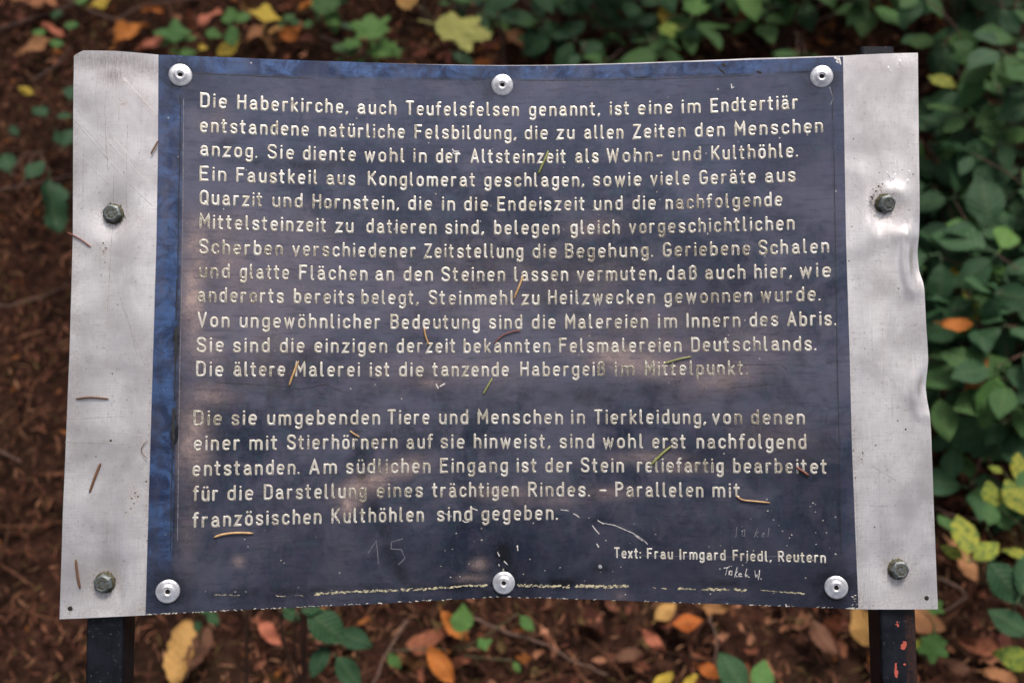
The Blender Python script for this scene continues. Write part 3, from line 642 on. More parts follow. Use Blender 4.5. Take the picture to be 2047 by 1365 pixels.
# words: text, left px, right px, baseline px (photograph measurements of the outer lettering edge)
LINES = [
 [('Die',401.3,454.5,218),('Haberkirche,',475,696.5,223.7),('auch',715,792.5,231),('Teufelsfelsen',811.3,1037,233.5),('genannt,',1057.5,1199.5,233.5),('ist',1218.7,1257.5,232),('eine',1275,1344,230),('im',1362.5,1400,228),('Endterti\u00e4r',1419.5,1594.5,223.5)],
 [('entstandene',401,618,270),('nat\u00fcrliche',637.5,809.5,276.5),('Felsbildung,',828.7,1032,280.5),('die',1048.7,1095,281),('zu',1112.5,1148,280.5),('allen',1167.5,1245.7,279),('Zeiten',1264.5,1370,277.3),('den',1389,1448,275),('Menschen',1468,1644.5,270)],
 [('anzog.',400.7,515,315.7),('Sie',535.5,588,319),('diente',606,712,322.8),('wohl',728.7,809,325.5),('in',826.7,853,326.7),('der',871.7,921,327.5),('Altsteinzeit',940.7,1131,327.7),('als',1150,1196,327),('Wohn-',1212.5,1324,325.5),('und',1343,1400.7,323),('Kulth\u00f6hle.',1421,1593.7,319)],
 [('Ein',400,453,364),('Faustkeil',473,635,367.3),('aus',653,710.7,370.5),('Konglomerat',735.5,950,373.5),('geschlagen,',968,1167.5,375),('sowie',1185,1281.7,373.5),('viele',1300,1378,371.7),('Ger\u00e4te',1397.5,1510.5,368.7),('aus',1528.7,1589.5,365.7)],
 [('Quarzit',400,525.5,413),('und',545,605,416),('Hornstein,',625,798,419),('die',816.7,863.7,421.5),('in',883.7,909.5,422.5),('die',928,975.7,423),('Endeiszeit',994.5,1168.7,423),('und',1187,1244,422),('die',1263.7,1310.7,420.5),('nachfolgende',1330,1563,416.3)],
 [('Mittelsteinzeit',399.5,653,462),('zu',671,707,465.7),('datieren',733,872.5,467.8),('sind,',890,967.5,469.5),('belegen',988,1118,470),('gleich',1140,1238.7,468.7),('vorgeschichtlichen',1257,1587.5,464.5)],
 [('Scherben',398.7,566,510.3),('verschiedener',584.5,831,514.3),('Zeitstellung',847.5,1046,516.8),('die',1064.5,1112,516.8),('Begehung.',1129.5,1304.5,515.3),('Geriebene',1324.5,1499,512.5),('Schalen',1515.5,1656,508.5)],
 [('und',398.7,460,557),('glatte',480,579,558.7),('Fl\u00e4chen',598.7,735,560.7),('an',750.5,788,562),('den',807,865.5,562.6),('Steinen',883,1009.5,563.2),('lassen',1028,1135.5,563),('vermuten,',1153,1322,561.7),('da\u00df',1332.5,1392,560),('auch',1408.7,1489.5,558.7),('hier,',1507,1582,557),('wie',1597.5,1660.5,555.7)],
 [('anderorts',395.5,568,605.7),('bereits',588,708,607.5),('belegt,',723,837,609),('Steinmehl',857,1027.5,610),('zu',1043,1078,610),('Heilzwecken',1095.7,1308.7,609),('gewonnen',1327.5,1503,606.2),('wurde.',1519.5,1639,603.3)],
 [('Von',395.5,459.5,654.7),('ungew\u00f6hnlicher',479.5,761,656.8),('Bedeutung',780.7,959,658),('sind',977.5,1043.7,658.2),('die',1063,1110.7,658),('Malereien',1129.5,1295,657.3),('im',1315,1352.5,656.3),('Innern',1371.7,1479,655),('des',1497.5,1554.5,653.3),('Abris.',1572.5,1670,652)],
 [('Sie',393.7,448,704.5),('sind',467,539.5,704.7),('die',560,609.5,705),('einzigen',629.5,774,705.6),('derzeit',793.7,910.5,706),('bekannten',927,1100,705.6),('Felsmalereien',1117.5,1362,704.5),('Deutschlands.',1381,1630.7,702.5)],
 [('Die',393,447.5,752.6),('\u00e4ltere',467.5,570.7,752.8),('Malerei',590.7,719.5,753),('ist',740,779.5,753),('die',798,847,753),('tanzende',864.5,1017,752.6),('Habergei\u00df',1040,1209,752),('im',1228.7,1267.5,751.3),('Mittelpunkt.',1288.7,1493.7,750.5)],
 [('Die',388,444.5,850.8),('sie',463.7,514,849.6),('umgebenden',535,760,848.7),('Tiere',775,858.7,848),('und',878,936,848),('Menschen',955,1125,847.6),('in',1142,1168.7,847.8),('Tierkleidung,',1187,1410.7,847.8),('von',1423,1482.5,848),('denen',1501,1608,848.2)],
 [('einer',388,480,900),('mit',499,555.7,899.4),('Stierh\u00f6rnern',574.5,795,898),('auf',813,865,896.6),('sie',881,928.7,896.2),('hinweist,',947.5,1100,896),('sind',1118.7,1187.5,896),('wohl',1205,1285.7,896),('erst',1303.7,1370.5,896.2),('nachfolgend',1392,1610.7,897)],
 [('entstanden.',386,599.5,949.5),('Am',618.7,673.7,947.4),('s\u00fcdlichen',692.5,860.5,945.7),('Eingang',880,1015,944.5),('ist',1033,1072.5,944.1),('der',1090,1144,944),('Stein',1161,1246.7,944),('reliefartig',1273,1446,944.3),('bearbeitet',1465,1652,946)],
 [('f\u00fcr',386,437,1000.7),('die',455.5,507.5,999.4),('Darstellung',528,732.5,997.3),('eines',753.7,845.5,994.6),('tr\u00e4chtigen',863.7,1036.7,992.7),('Rindes.',1055.7,1178.7,992.2),('-',1198,1212,992.2),('Parallelen',1230,1405.5,993),('mit',1423.7,1479,994.7)],
 [('franz\u00f6sischen',385.5,643,1050),('Kulth\u00f6hlen',663,847.5,1043.8),('sind',874,943.7,1041.2),('gegeben.',962.5,1114.5,1039.5)],
 [('Text:',1227,1280.5,1115.2),('Frau',1293,1344.5,1116.3),('Irmgard',1358,1449.5,1118.7),('Friedl,',1464,1541,1120.7),('Reutern',1554.5,1650,1123.3)],
]
ORD = 'first second third fourth fifth sixth seventh eighth ninth tenth eleventh twelfth thirteenth fourteenth fifteenth sixteenth seventeenth'.split()
FADE = [(430, 545, 50, 20, 1.0), (420, 500, 60, 30, .6), (460, 595, 60, 18, .8), (420, 840, 40, 20, .8), (1260, 740, 70, 20, 1.0), (1420, 740, 90, 20, .9), (1400, 500, 90, 30, .8), (1200, 550, 120, 30, .5), (1450, 595, 130, 25, .7),
        (1400, 410, 90, 20, .6), (1370, 460, 120, 20, .7), (1150, 510, 120, 20, .5), (760, 990, 60, 16, .7), (760, 935, 60, 14, .4), (680, 510, 140, 14, .6), (1340, 300, 60, 20, .4), (1500, 840, 60, 18, .6), (690, 610, 300, 14, .3), (1400, 935, 90, 14, .4), (640, 410, 120, 14, .4)]
FB_ = blobs(FADE)
rt = random.Random(3)
for li, words in enumerate(LINES):
    small = li == 17
    pts = []
    loc = []
    for t, x0, x1, yb in words:
        a = L(x0, yb); b = L(x1, yb); loc.append((t, a[0], b[0])); pts.append(((a[0]+b[0])/2, (a[1]+b[1])/2))
    # least-squares parabola through the word baselines
    n = 3 if len(pts) > 4 else 2
    A = [[sum(p[0]**(i+j) for p in pts) for j in range(n)] for i in range(n)]; B = [sum(p[1]*p[0]**i for p in pts) for i in range(n)]
    for i in range(n):
        for j in range(i+1, n):
            k = A[j][i]/A[i][i]
            for q in range(n): A[j][q] -= k*A[i][q]
            B[j] -= k*B[i]
    co = [0]*n
    for i in reversed(range(n)): co[i] = (B[i]-sum(A[i][q]*co[q] for q in range(i+1, n)))/A[i][i]
    base = lambda x: sum(c*x**i for i, c in enumerate(co))
    hw = .00067 if not small else .00050
    cap = (.01025 if not small else .0073)-2*hw
    V, Fc, E, D = [], [], [], []
    for t, xa, xb in loc:
        cur = 0; lay = []
        for ch in t:
            wd, st = GL[ch]
            gap = .34 if ch in '.,:' else .42
            if lay: cur += gap*(.86 if ch in 'ft' else 1)
            lay.append((cur, st, ch)); cur += wd
        sc = (xb-xa-2*hw)/(cur or 1)
        for x0, st, ch in lay:
            ld = rt.random()
            jx, jy = rt.gauss(0, .00006), rt.gauss(0, .00008)
            for s in st:
                n0 = len(V)
                pp = []
                for (gx, gy) in s:
                    X = xa+hw+(x0+gx)*sc+jx; pp.append((X, base(X)+hw+gy*cap+jy))
                # subdivide straight runs
                q = [pp[0]]
                for b in pp[1:]:
                    a = q[-1]; m_ = max(1, int(math.hypot(b[0]-a[0], b[1]-a[1])/.0016))
                    for k in range(1, m_+1): q.append((a[0]+(b[0]-a[0])*k/m_, a[1]+(b[1]-a[1])*k/m_))
                ribbon(q, hw*rt.uniform(.93, 1.07), .00020*rt.uniform(.9, 1.1), plate_z, V, Fc, E, .05, rt, 1)
                for v in V[n0:]: D.append(min(1, .22+.5*ld**1.4+bsum(FB_, v[0], v[1])*.65) if not small else .25)
    me = mesh('text_line', V, Fc); attr(me, 'edge', E); attr(me, 'dirt', D)
    o = obj('text_line', me, mt_letter, plate)
    o['label'] = 'small credit line of engraved letters at lower right' if small else ORD[li]+' line of engraved cream letters from the top'

# ---- scratches, cracks, the flaked cream line
def scratches(name, lst, mat, parent=plate, zf=plate_z, h=.00006, label=None, jit=.35):
    if name in ('border_groove', 'sheet_scratch', 'sheet_gouge', 'paint_chip', 'scratch', 'cream_line') and len(lst) > 1:
        for it in lst: scratches(name, [it], mat, parent, zf, h, None, jit)
        return
    V, Fc, E = [], [], []
    for wpx, pts in lst:
        q = PL(pts); s = [q[0]]
        for b in q[1:]:
            a = s[-1]; m_ = max(1, int(math.hypot(b[0]-a[0], b[1]-a[1])/.0015))
            for k in range(1, m_+1): s.append((a[0]+(b[0]-a[0])*k/m_+random.gauss(0, .00003), a[1]+(b[1]-a[1])*k/m_+random.gauss(0, .00003)))
        ribbon(s, wpx*.000168, h, zf, V, Fc, E, jit)
    o = obj(name, mesh(name, V, Fc), mat, parent)
    if label: o['label'] = label
    return o
scratches('scratched_writing', [(1.3, [(736, 1105), (752.5, 1080), (755, 1100), (756.5, 1125)]), (1.3, [(805, 1076), (783, 1082.5), (782, 1096), (802.7, 1097.5), (810, 1115), (797, 1127)])], mt_scr2, label='figures 1 5 scratched thinly below the last text line')
def J(l): return [(1200+a/4, 1040+b/4) for a, b in l]
scratches('scratched_writing', [(1.5, J(q)) for q in ([(985, 378), (1022, 372)], [(1012, 375), (998, 432)], [(1026, 362), (1030, 366)], [(1042, 360), (1046, 366)], [(1048, 402), (1030, 402), (1026, 430), (1046, 430)], [(1050, 400), (1048, 434)], [(1090, 374), (1070, 450)], [(1094, 406), (1074, 428), (1092, 448)],
    [(1104, 432), (1128, 428), (1122, 418), (1106, 422), (1104, 444), (1130, 444)], [(1168, 384), (1154, 432), (1160, 446), (1168, 430)], [(1174, 444), (1178, 446)], [(1232, 398), (1238, 452), (1252, 428), (1262, 468), (1270, 396)], [(1280, 462), (1283, 468)])], mt_scr, label='handwritten scratched name below the credit line')
scratches('scratched_writing', [(1.1, J(q)) for q in ([(1088, 50), (1082, 125), (1070, 130)], [(1128, 45), (1131, 50)], [(1150, 72), (1132, 80), (1130, 122), (1150, 120)], [(1152, 70), (1150, 126)], [(1252, 62), (1226, 132)], [(1262, 88), (1236, 108), (1256, 132)], [(1290, 112), (1310, 108), (1304, 96), (1290, 104), (1288, 128), (1308, 130)], [(1345, 60), (1336, 130)])], mt_scr2, label='faint scratched letters above the credit line')
scratches('scratch', [(1.6, [(1121, 1018), (1136, 1020)]), (1.7, [(1146, 1026), (1152, 1029), (1157, 1033)]), (1.8, [(1184, 1050), (1190, 1058), (1197, 1066)]), (2.2, [(1195, 1040), (1206, 1046)]), (1.1, [(1206, 1045), (1228, 1049), (1265, 1065)]),
    (1.1, [(1265, 1065), (1278, 1073), (1288, 1081), (1294, 1087)]), (1.3, [(1268, 1069), (1283, 1080)]), (2, [(942, 1014), (948, 1017), (954, 1019)]), (2, [(925, 1040), (930, 1043), (937, 1042)]), (1.2, [(890, 1026), (903, 1032)]), (3, [(905, 300), (908, 304), (916, 304)]),
    (2, [(905, 307), (912, 310)]), (3.4, [(1193, 1087), (1196, 1092)]), (2.6, [(1034, 1090), (1035, 1099)]), (2.2, [(995, 1104), (998, 1110)]), (2.2, [(1008, 1121), (1014, 1127)]), (2, [(997, 1127), (998, 1130)]), (2, [(1461, 170), (1462, 178), (1466, 176)]), (2.4, [(1570, 1207), (1571, 1211)]),
    (3, [(872, 768), (876, 776)]), (2.5, [(880, 772), (889, 767)]), (2, [(1668, 1106), (1670, 1107)])], mt_scr, label='short bright scratches in the plate')
scratches('paint_chip', [(7, [(1199, 1131), (1200, 1132)])], mt_rivet, label='small round silver chip above the lower edge')
scratches('paint_chip', [(4, [(1668, 117), (1676, 121)]), (3, [(1676, 116), (1679, 130)]), (3, [(1671, 124), (1674, 127)])], mt_scr, label='chipped silver corner at the upper right')
scratches('paint_chip', [(5, [(1444, 130), (1448, 134)]), (4, [(1437, 139), (1447, 148)]), (6, [(1514, 145), (1519, 147)])], mt_hole, label='black flaked spots along the top border')
scratches('border_groove', [(1.8, [(362, 190), (361, 300), (358, 420), (356, 560)]), (2.6, [(355, 560), (353, 640)]), (5, [(354, 655), (352, 720)]), (2.2, [(352, 720), (350, 800)]), (5.5, [(349, 818), (347, 860), (348, 878)]), (1.8, [(347, 880), (343, 1000), (342, 1100)]),
    (1.5, [(385, 148), (480, 152), (620, 158)]), (1.4, [(1040, 162), (1300, 160), (1500, 152)]), (1.4, [(1663, 180), (1663, 240)]), (1.2, [(1666, 300), (1672, 700), (1679, 1020), (1681, 1110)]), (1.3, [(430, 764), (560, 771), (600, 778), (650, 768), (690, 785)]), (1.2, [(1460, 775), (1550, 768)]), (1.2, [(1420, 730), (1560, 728), (1573, 740)])],
    mt_dkscr, label='dark dirt-filled frame groove')
scratches('scratch', [(.7, [(1228, 1108), (1300, 1110), (1400, 1112), (1500, 1112), (1650, 1110)])], mt_scr2, h=.00001, label='hairline scratch through the credit line')
scratches('border_groove', [(1.6, [(1657, 176), (1662, 190), (1664, 200), (1659, 211)]), (1.3, [(368, 200), (366, 500), (360, 760), (356, 1080)])], mt_scr2, label='pale grey groove line')
CRL = [(2, [(430, 1187), (480, 1189)]), (3, [(553, 1190), (570, 1190)]), (2, [(590, 1189), (606, 1190)]), (6, [(630, 1186), (680, 1183), (745, 1180), (800, 1178), (850, 1176), (900, 1173), (935, 1170), (975, 1169)]), (7, [(1035, 1169), (1080, 1170), (1138, 1171)]), (8, [(1150, 1170), (1200, 1171), (1253, 1172)]),
       (3, [(1305, 1173), (1310, 1173)]), (4, [(1322, 1175), (1332, 1175)]), (6, [(1356, 1175), (1372, 1175)]), (4, [(1377, 1177), (1391, 1177)]), (6, [(1402, 1176), (1456, 1177)]), (7, [(1468, 1178), (1495, 1180)]), (3, [(1520, 1178), (1560, 1182)]), (5, [(1560, 1182), (1590, 1183), (1605, 1187)])]
V, Fc, E = [], [], []
cr = random.Random(5)
for w_, p in CRL:
    for a, b in zip(p, p[1:]):
        l = math.hypot(b[0]-a[0], b[1]-a[1]); n_ = max(2, int(l/2.6))
        for k in range(n_):
            if cr.random() < .16: continue
            t = k/n_; x = a[0]+(b[0]-a[0])*t; y = a[1]+(b[1]-a[1])*t+cr.uniform(-.32, .32)*w_; q = cr.uniform(1.2, 4.5)
            ribbon(PL([(x, y), (x+q*.5, y+cr.uniform(-.6, .6)), (x+q, y+cr.uniform(-.8, .8))]), cr.uniform(.16, .42)*w_*.000168*1.5, .00004, plate_z, V, Fc, E, .3, cr)
obj('cream_line', mesh('cream_line', V, Fc), mt_cream, plate, label='broken flaking cream line along the bottom edge', kind='stuff')
ec = random.Random(12); lst = []
for i in range(150):
    px = 292+(ec.random()**1.5)*1420 if i < 120 else ec.uniform(1690, 1712)
    yb = 1228.5-(px-292)*.0501 if px < 1005 else 1192.5+(px-1005)*.034
    if i > 143: px, yb = ec.uniform(1700, 1712), ec.uniform(1190, 1214)
    lst.append((ec.uniform(.6, 1.9), [(px, yb-ec.uniform(.3, 2.2)), (px+ec.uniform(.5, 4), yb-ec.uniform(.3, 2.2))]))
for i in range(90): lst.append((ec.uniform(.9, 2), [(lambda a, b: (a, b))(ec.uniform(330, 1690), ec.uniform(1030, 1190)) if i < 55 else (ec.uniform(1480, 1680), ec.uniform(980, 1120)) if i < 75 else (ec.uniform(380, 1680), ec.uniform(150, 1000))]*2))
lst = [(w_, [p[0], (p[1][0]+1.2, p[1][1]+ec.uniform(-1, 1))]) for w_, p in lst]
V, Fc, E = [], [], []
for w_, p in lst: ribbon(PL(p), w_*.000168, .00005, plate_z, V, Fc, E, .3, ec)
obj('edge_chips', mesh('edge_chips', V, Fc), mt_cream2, plate, kind='stuff')
# grooves and dents scratched into the bare sheet
sheet_up = lambda x, y: sheet_z(x, y)
scratches('sheet_scratch', [(1.8, [(216, 170), (210, 215), (213, 300), (217, 340)]), (1.2, [(239, 180), (238, 240)]), (1.3, [(243, 155), (280, 195), (315, 232)]), (1.0, [(247, 155), (290, 203), (316, 236)]), (1.2, [(147, 238), (200, 300), (260, 370), (305, 412)]), (1, [(150, 235), (215, 305)]),
    (1, [(200, 268), (310, 380)]), (1, [(148, 300), (215, 365)]), (.8, [(225, 275), (312, 368)]), (1.3, [(228, 350), (222, 500), (215, 620)]), (1.2, [(240, 590), (262, 660), (275, 710)]), (1, [(244, 600), (268, 670), (290, 730)]), (1.6, [(131, 884), (230, 886), (275, 888)]), (1, [(135, 838), (250, 832)]),
    (1, [(225, 863), (300, 872)]), (1.1, [(1740, 1010), (1775, 1012)]), (.9, [(1745, 280), (1763, 330)]), (1, [(1712, 412), (1722, 428)]), (1, [(1740, 930), (1790, 960)]), (.9, [(190, 170), (196, 260)]), (1, [(255, 250), (252, 430)])], mt_gscr, sign, sheet_up, .00004, 'fine grey scratches on the bare aluminium strips')
scratches('sheet_gouge', [(3, [(1774, 345), (1779, 352), (1781, 362)]), (3, [(1790, 348), (1785, 358)]), (4, [(1799, 122), (1803, 132)]), (3, [(1776, 135), (1781, 145)]), (3, [(1817, 342), (1818, 350)]), (2.5, [(1815, 360), (1814, 366)]), (2, [(1800, 188), (1806, 198)])], mt_rivet, sign, sheet_up, .00012, 'bright raised gouges near the upper right bolt')
PITS = [(1706, 278, 3), (1708, 317, 2.2), (1703, 453, 2.6), (1759, 345, 2.4), (1804, 340, 2.4), (1796, 577, 3.6), (1794, 841, 3.6), (1810, 858, 4.4), (1750, 890, 3), (1748, 1053, 3.4), (1722, 918, 3.2), (1767, 505, 2.4), (1752, 522, 2), (1727, 665, 2), (1705, 665, 2), (1728, 697, 2.2),
        (1835, 842, 2.2), (1706, 900, 3), (1710, 955, 3), (1817, 420, 2.6), (1738, 412, 2), (1704, 560, 2.4), (1708, 860, 2), (1745, 1210, 2.4), (1790, 1010, 1.8), (1758, 945, 1.8), (1718, 1050, 2.2), (1714, 1052, 1.8), (198, 386, 2), (162, 417, 2.2), (201, 425, 2.2), (250, 435, 2.2), (225, 747, 3.2), (235, 609, 2.4),
        (272, 563, 2.4), (310, 333, 2.2), (279, 305, 2), (255, 799, 2.2), (210, 525, 2.6), (202, 550, 2.4), (192, 912, 2.8), (172, 737, 2.2), (208, 696, 2.6), (292, 962, 4), (300, 805, 2.4), (299, 760, 2.2), (301, 775, 2), (304, 700, 2), (298, 850, 2.4), (297, 870, 2.6), (293, 1010, 2.4), (294, 1080, 2.4), (190, 1140, 2.2), (186, 1150, 2), (184, 1165, 2),
        (206, 486, 3.6), (212, 496, 4), (206, 503, 3), (270, 985, 3.4), (276, 992, 4), (264, 996, 3.4), (268, 1006, 3), (262, 1016, 3), (252, 1024, 3), (1724, 905, 3.6), (1745, 378, 3), (1757, 372, 4.4), (1765, 368, 3.6), (1752, 382, 4), (1785, 388, 2.6), (1748, 432, 2.6), (1782, 434, 2.6)]
V, Fc = [], []
for px, py, r in PITS:
    x, y = L(px, py); b = len(V); rr_ = r*.000168; n_ = 7
    for q in range(n_): a = 6.283*q/n_; k = rr_*random.uniform(.75, 1.25); V.append((x+k*math.cos(a), y+k*math.sin(a), sheet_z(x, y)+.00004))
    V.append((x, y, sheet_z(x, y)+.00025))
    for q in range(n_): Fc.append((b+q, b+(q+1) % n_, b+n_))
obj('lichen_spots', mesh('lichen_spots', V, Fc), mt_moss, sign, kind='stuff')
HOLES = [(1852.5, 1195, 4.2), (140, 1216, 4.2)]
for hx, hy, hr in HOLES:
    x, y = L(hx, hy); v, f = lathe([(.0001, .00015), (hr*.00030, .00015), (hr*.00036, .0001), (hr*.00040, -.0002)], 14)
    o = obj('drill_hole', mesh('drill_hole', v, f), mt_hole, sign); o.location = (x, y, sheet_z(x, y))

def on_surface(px, py, dz=0):
    x, y = L(px, py); s = (bow(x+.003)-bow(x-.003))/.006
    return Matrix.Translation((x, y, bow(x)+dz)) @ Matrix.Rotation(-math.atan(s), 4, 'Y')
# blind rivets
v, f = lathe([(.0016, -.0006), (.0016, .0014), (.0024, .0019), (.0036, .00175), (.0044, .00115), (.0056, .00105), (.0068, .00085), (.0075, .0005), (.0078, .0001), (.0078, -.0003)], 40)
rm = mesh('rivet', v, f)
hv, hf = lathe([(.0001, 0), (.0017, 0)], 16); hm = mesh('rivet_hole', hv, hf)
for px, py in ((362, 152), (1004, 172), (1641, 155), (337, 1181), (1007, 1164), (1670, 1173)):
    o = obj('rivet', rm, mt_rivet, sign); o.matrix_local = on_surface(px, py, TP+.0003) @ Matrix.Rotation(random.gauss(0, .03), 4, 'X') @ Matrix.Rotation(random.uniform(0, 6), 4, 'Z')
    c = obj('rivet_hole', hm, mt_hole, o); c.location = (0, 0, .0002)
# hexagon bolts
def bolt_mesh():
    bm = bmesh.new(); n = 48; rings = []
    for (r, z, hexk) in ((.0062, 0, 1), (.0062, .0036, 1), (.0061, .0042, .7), (.0055, .0048, 0), (.0048, .0050, 0), (.0046, .0047, 0), (.0001, .0046, 0)):
        ring = []
        for i in range(n):
            a = 2*math.pi*i/n; q = (a+math.pi/6) % (math.pi/3)-math.pi/6
            hx = r/math.cos(q); rr = hx*hexk+r*(1-hexk)
            ring.append(bm.verts.new((rr*math.cos(a), rr*math.sin(a), z)))
        rings.append(ring)
    for a, b in zip(rings, rings[1:]):
        for i in range(n): bm.faces.new((a[i], a[(i+1) % n], b[(i+1) % n], b[i]))
    me = bpy.data.meshes.new('bolt'); bm.to_mesh(me); bm.free()
    me.polygons.foreach_set('use_smooth', [True]*len(me.polygons)); me.set_sharp_from_angle(angle=R(28)); return me
bmm = bolt_mesh()
V, Fc, E = [], [], []
for a0 in (20, 75, 130, 200, 250, 310):
    for q in (0, 14, 26):
        a = R(a0+q); rr1, rr2 = .0024, .0037
        ribbon([(rr1*math.cos(a), rr1*math.sin(a)), (rr2*math.cos(a+.15), rr2*math.sin(a+.15))], .00028, .00022, lambda x, y: .0046, V, Fc, E)
mkm = mesh('bolt_marking', V, Fc)
wv, wf = lathe([(.0040, .0009), (.0074, .0009), (.0079, .0004), (.0079, -.0004)], 30); wm = mesh('washer', wv, wf)
for k, (px, py, tx, ty, rz) in enumerate(((225, 427, .02, .02, .3), (207, 1165, .05, 0, .1), (1770, 407, .22, .12, .8), (1797, 1138, .0, .02, .55))):
    x, y = L(px, py)
    o = obj('bolt', bmm, mt_bolt, sign); o.matrix_local = Matrix.Translation((x, y, sheet_z(x, y)+.0008)) @ Matrix.Rotation(tx, 4, 'X') @ Matrix.Rotation(ty, 4, 'Y') @ Matrix.Rotation(rz, 4, 'Z') @ Matrix.Scale(.88, 4)
    if k == 2: o['label'] = 'crooked bolt ringed with moss on the right strip'
    c = obj('bolt_marking', mkm, mt_washer, o)
    c = obj('washer', wm, mt_washer, o); c.location = (0, 0, -.0006)
    V, Fc = [], []
    rm_ = random.Random(k)
    for q in range((34, 34, 70, 10)[k]):
        a = rm_.uniform(0, 6.28); rr1 = rm_.uniform(.0066, .0088) if k != 2 else rm_.gauss(.0078, .0009)
        cx, cy = rr1*math.cos(a), rr1*math.sin(a); s = rm_.uniform(.00025, .0007)
        if k == 2 and q > 48: cx, cy = rm_.gauss(-.004, .0014), rm_.gauss(.0105, .0013)
        b = len(V); V += [(cx-s, cy, -.0005), (cx+s*.6, cy-s, -.0005), (cx+s*.5, cy+s, -.0005), (cx, cy, s*.9)]; Fc += [(b, b+1, b+3), (b+1, b+2, b+3), (b+2, b, b+3)]
    c = obj('moss', mesh('moss', V, Fc), mt_moss, o, kind='stuff')
# posts: square tubes running up the back of the sheet, bent to stand upright below the frame
down = (signM.to_3x3().inverted() @ Vector((0, 0, -1))).normalized()
def post(u, l, ytop, red, label):
    (x1, y1), (x2, y2) = L(*u), L(*l)
    sl = (x2-x1)/(y2-y1); hs = .0122
    xm = (x1+x2)/2; zf = min(bow(xm-hs), bow(xm+hs))-TS-.0004
    path = [Vector((x1+sl*(ytop-y1), ytop, zf-hs)), Vector((x1+sl*(ytop-.02-y1), ytop-.02, zf-hs))]
    for t in range(1, 30): yy = ytop-.02-t*.02; path.append(Vector((x1+sl*(yy-y1), yy, zf-hs)))
    d0 = Vector((0, -1, 0)); dv = Vector((0, down.y, down.z)).normalized(); p = path[-1].copy(); tg = [d0]*len(path)
    for t in range(1, 9):
        k = t/8; d_ = d0.lerp(dv, k).normalized(); p = p+d_*.02; path.append(p.copy()); tg.append(d_)
    for t in range(30): p = p+dv*.03; path.append(p.copy()); tg.append(dv)
    sec = []
    rc = .0028
    for cx, cy, a0 in ((hs-rc, hs-rc, 0), (-hs+rc, hs-rc, 90), (-hs+rc, -hs+rc, 180), (hs-rc, -hs+rc, 270)):
        for q in range(4): sec.append((cx+rc*math.cos(R(a0+q*30)), cy+rc*math.sin(R(a0+q*30))))
    V, Fc, n = [], [], 16
    for c, t in zip(path, tg):
        zd = Vector((0, -t.z, t.y)).normalized()*-1  # the section's outward front
        if zd.z < 0: zd = -zd
        for a, b in sec: V.append(tuple(c+Vector((a, 0, 0))+zd*b))
    for i in range(len(path)-1):
        for k in range(n): Fc.append((i*n+k, (i+1)*n+k, (i+1)*n+(k+1) % n, i*n+(k+1) % n))
    Fc.append(tuple(range(n))); Fc.append(tuple(reversed([(len(path)-1)*n+k for k in range(n)])))
    me = mesh('post', V, Fc); me.set_sharp_from_angle(angle=R(50))
    rd = blobs([(CX+(a-CX)*1.017, CY+(b-CY)*1.017, c, d, e) for a, b, c, d, e in red]); bottom = L(1800, 1225)[1]
    # denser front: subdivide for the paint-loss mask
    bm = bmesh.new(); bm.from_mesh(me); es = [e for e in bm.edges if e.calc_length() > .015 and abs(e.verts[0].co.y-e.verts[1].co.y) < .003]
    bmesh.ops.subdivide_edges(bm, edges=es, cuts=12, use_grid_fill=True)
    es = [e for e in bm.edges if abs(e.verts[0].co.y-e.verts[1].co.y) > .012]
    bmesh.ops.subdivide_edges(bm, edges=es, cuts=12, use_grid_fill=True)
    bm.to_mesh(me); bm.free(); me.polygons.foreach_set('use_smooth', [True]*len(me.polygons)); me.set_sharp_from_angle(angle=R(50))
    attr(me, 'red', [bsum(rd, v.co.x, v.co.y) for v in me.vertices])
    attr(me, 'rust', [(.9 if (red and v.co.x > x2+.005 and v.co.y < bottom+.02 and v.co.y > bottom-.05) else 0) for v in me.vertices])
    return obj('post', me, mt_post, sign, label=label)
ht = L(1760, 100)[1]
post((225, 427), (207, 1165), L(240, 99)[1], [], 'left black post with plain painted face')
post((1770, 407), (1797, 1138), L(1760, 90)[1], [(1784, 1240, 4, 7, .8), (1790, 1262, 5, 6, .4), (1797, 1283, 7, 12, .85), (1784, 1290, 4, 8, .75), (1803, 1300, 5, 9, .6), (1800, 1318, 4, 5, .8), (1783, 1338, 3.5, 22, 1.0), (1800, 1340, 5, 8, .9), (1795, 1360, 6, 8, .3), (1737, 95, 3, 2, 1.0)], 'right black post with chipped red primer and rust')
rm2 = None

# ------------------------------------------------------------------ spruce needles lying on the board
def needle(pts, wpx, mat, label, lift=.0006):
    q = []
    for i, (px, py) in enumerate(pts):
        x, y = L(px, py); up = plate_z(x, y) if -.237 < x < .239 else sheet_z(x, y)
        q.append(Vector((x, y, up+lift+.0004*math.sin(math.pi*i/(len(pts)-1)))))
    s = [tuple(a) for a in crom3(q, 5)]
    n = len(s); r = wpx*.000132
    rad = [r*max(.18, min(1, 1.9*math.sin(math.pi*(i+.4)/(n)))**.6) for i in range(n)]
    v, f = tube(s, rad, 6)
    p0 = Vector(s[0]); v = [tuple(Vector(a)-p0) for a in v]
    o = obj('spruce_needle', mesh('spruce_needle', v, f), mat, None, label=label, category='spruce needle', group='fallen spruce needles on the board')
    o.matrix_world = signM @ Matrix.Translation(p0)
def crom3(p, k):
    o = []; q = [p[0]]+p+[p[-1]]
    for i in range(1, len(q)-2):
        for s in range(k):
            t = s/k; a, b, c, d_ = q[i-1], q[i], q[i+1], q[i+2]
            o.append(.5*(2*b+(c-a)*t+(2*a-5*b+4*c-d_)*t*t+(-a+3*b-3*c+d_)*t**3))
    return o+[p[-1]]
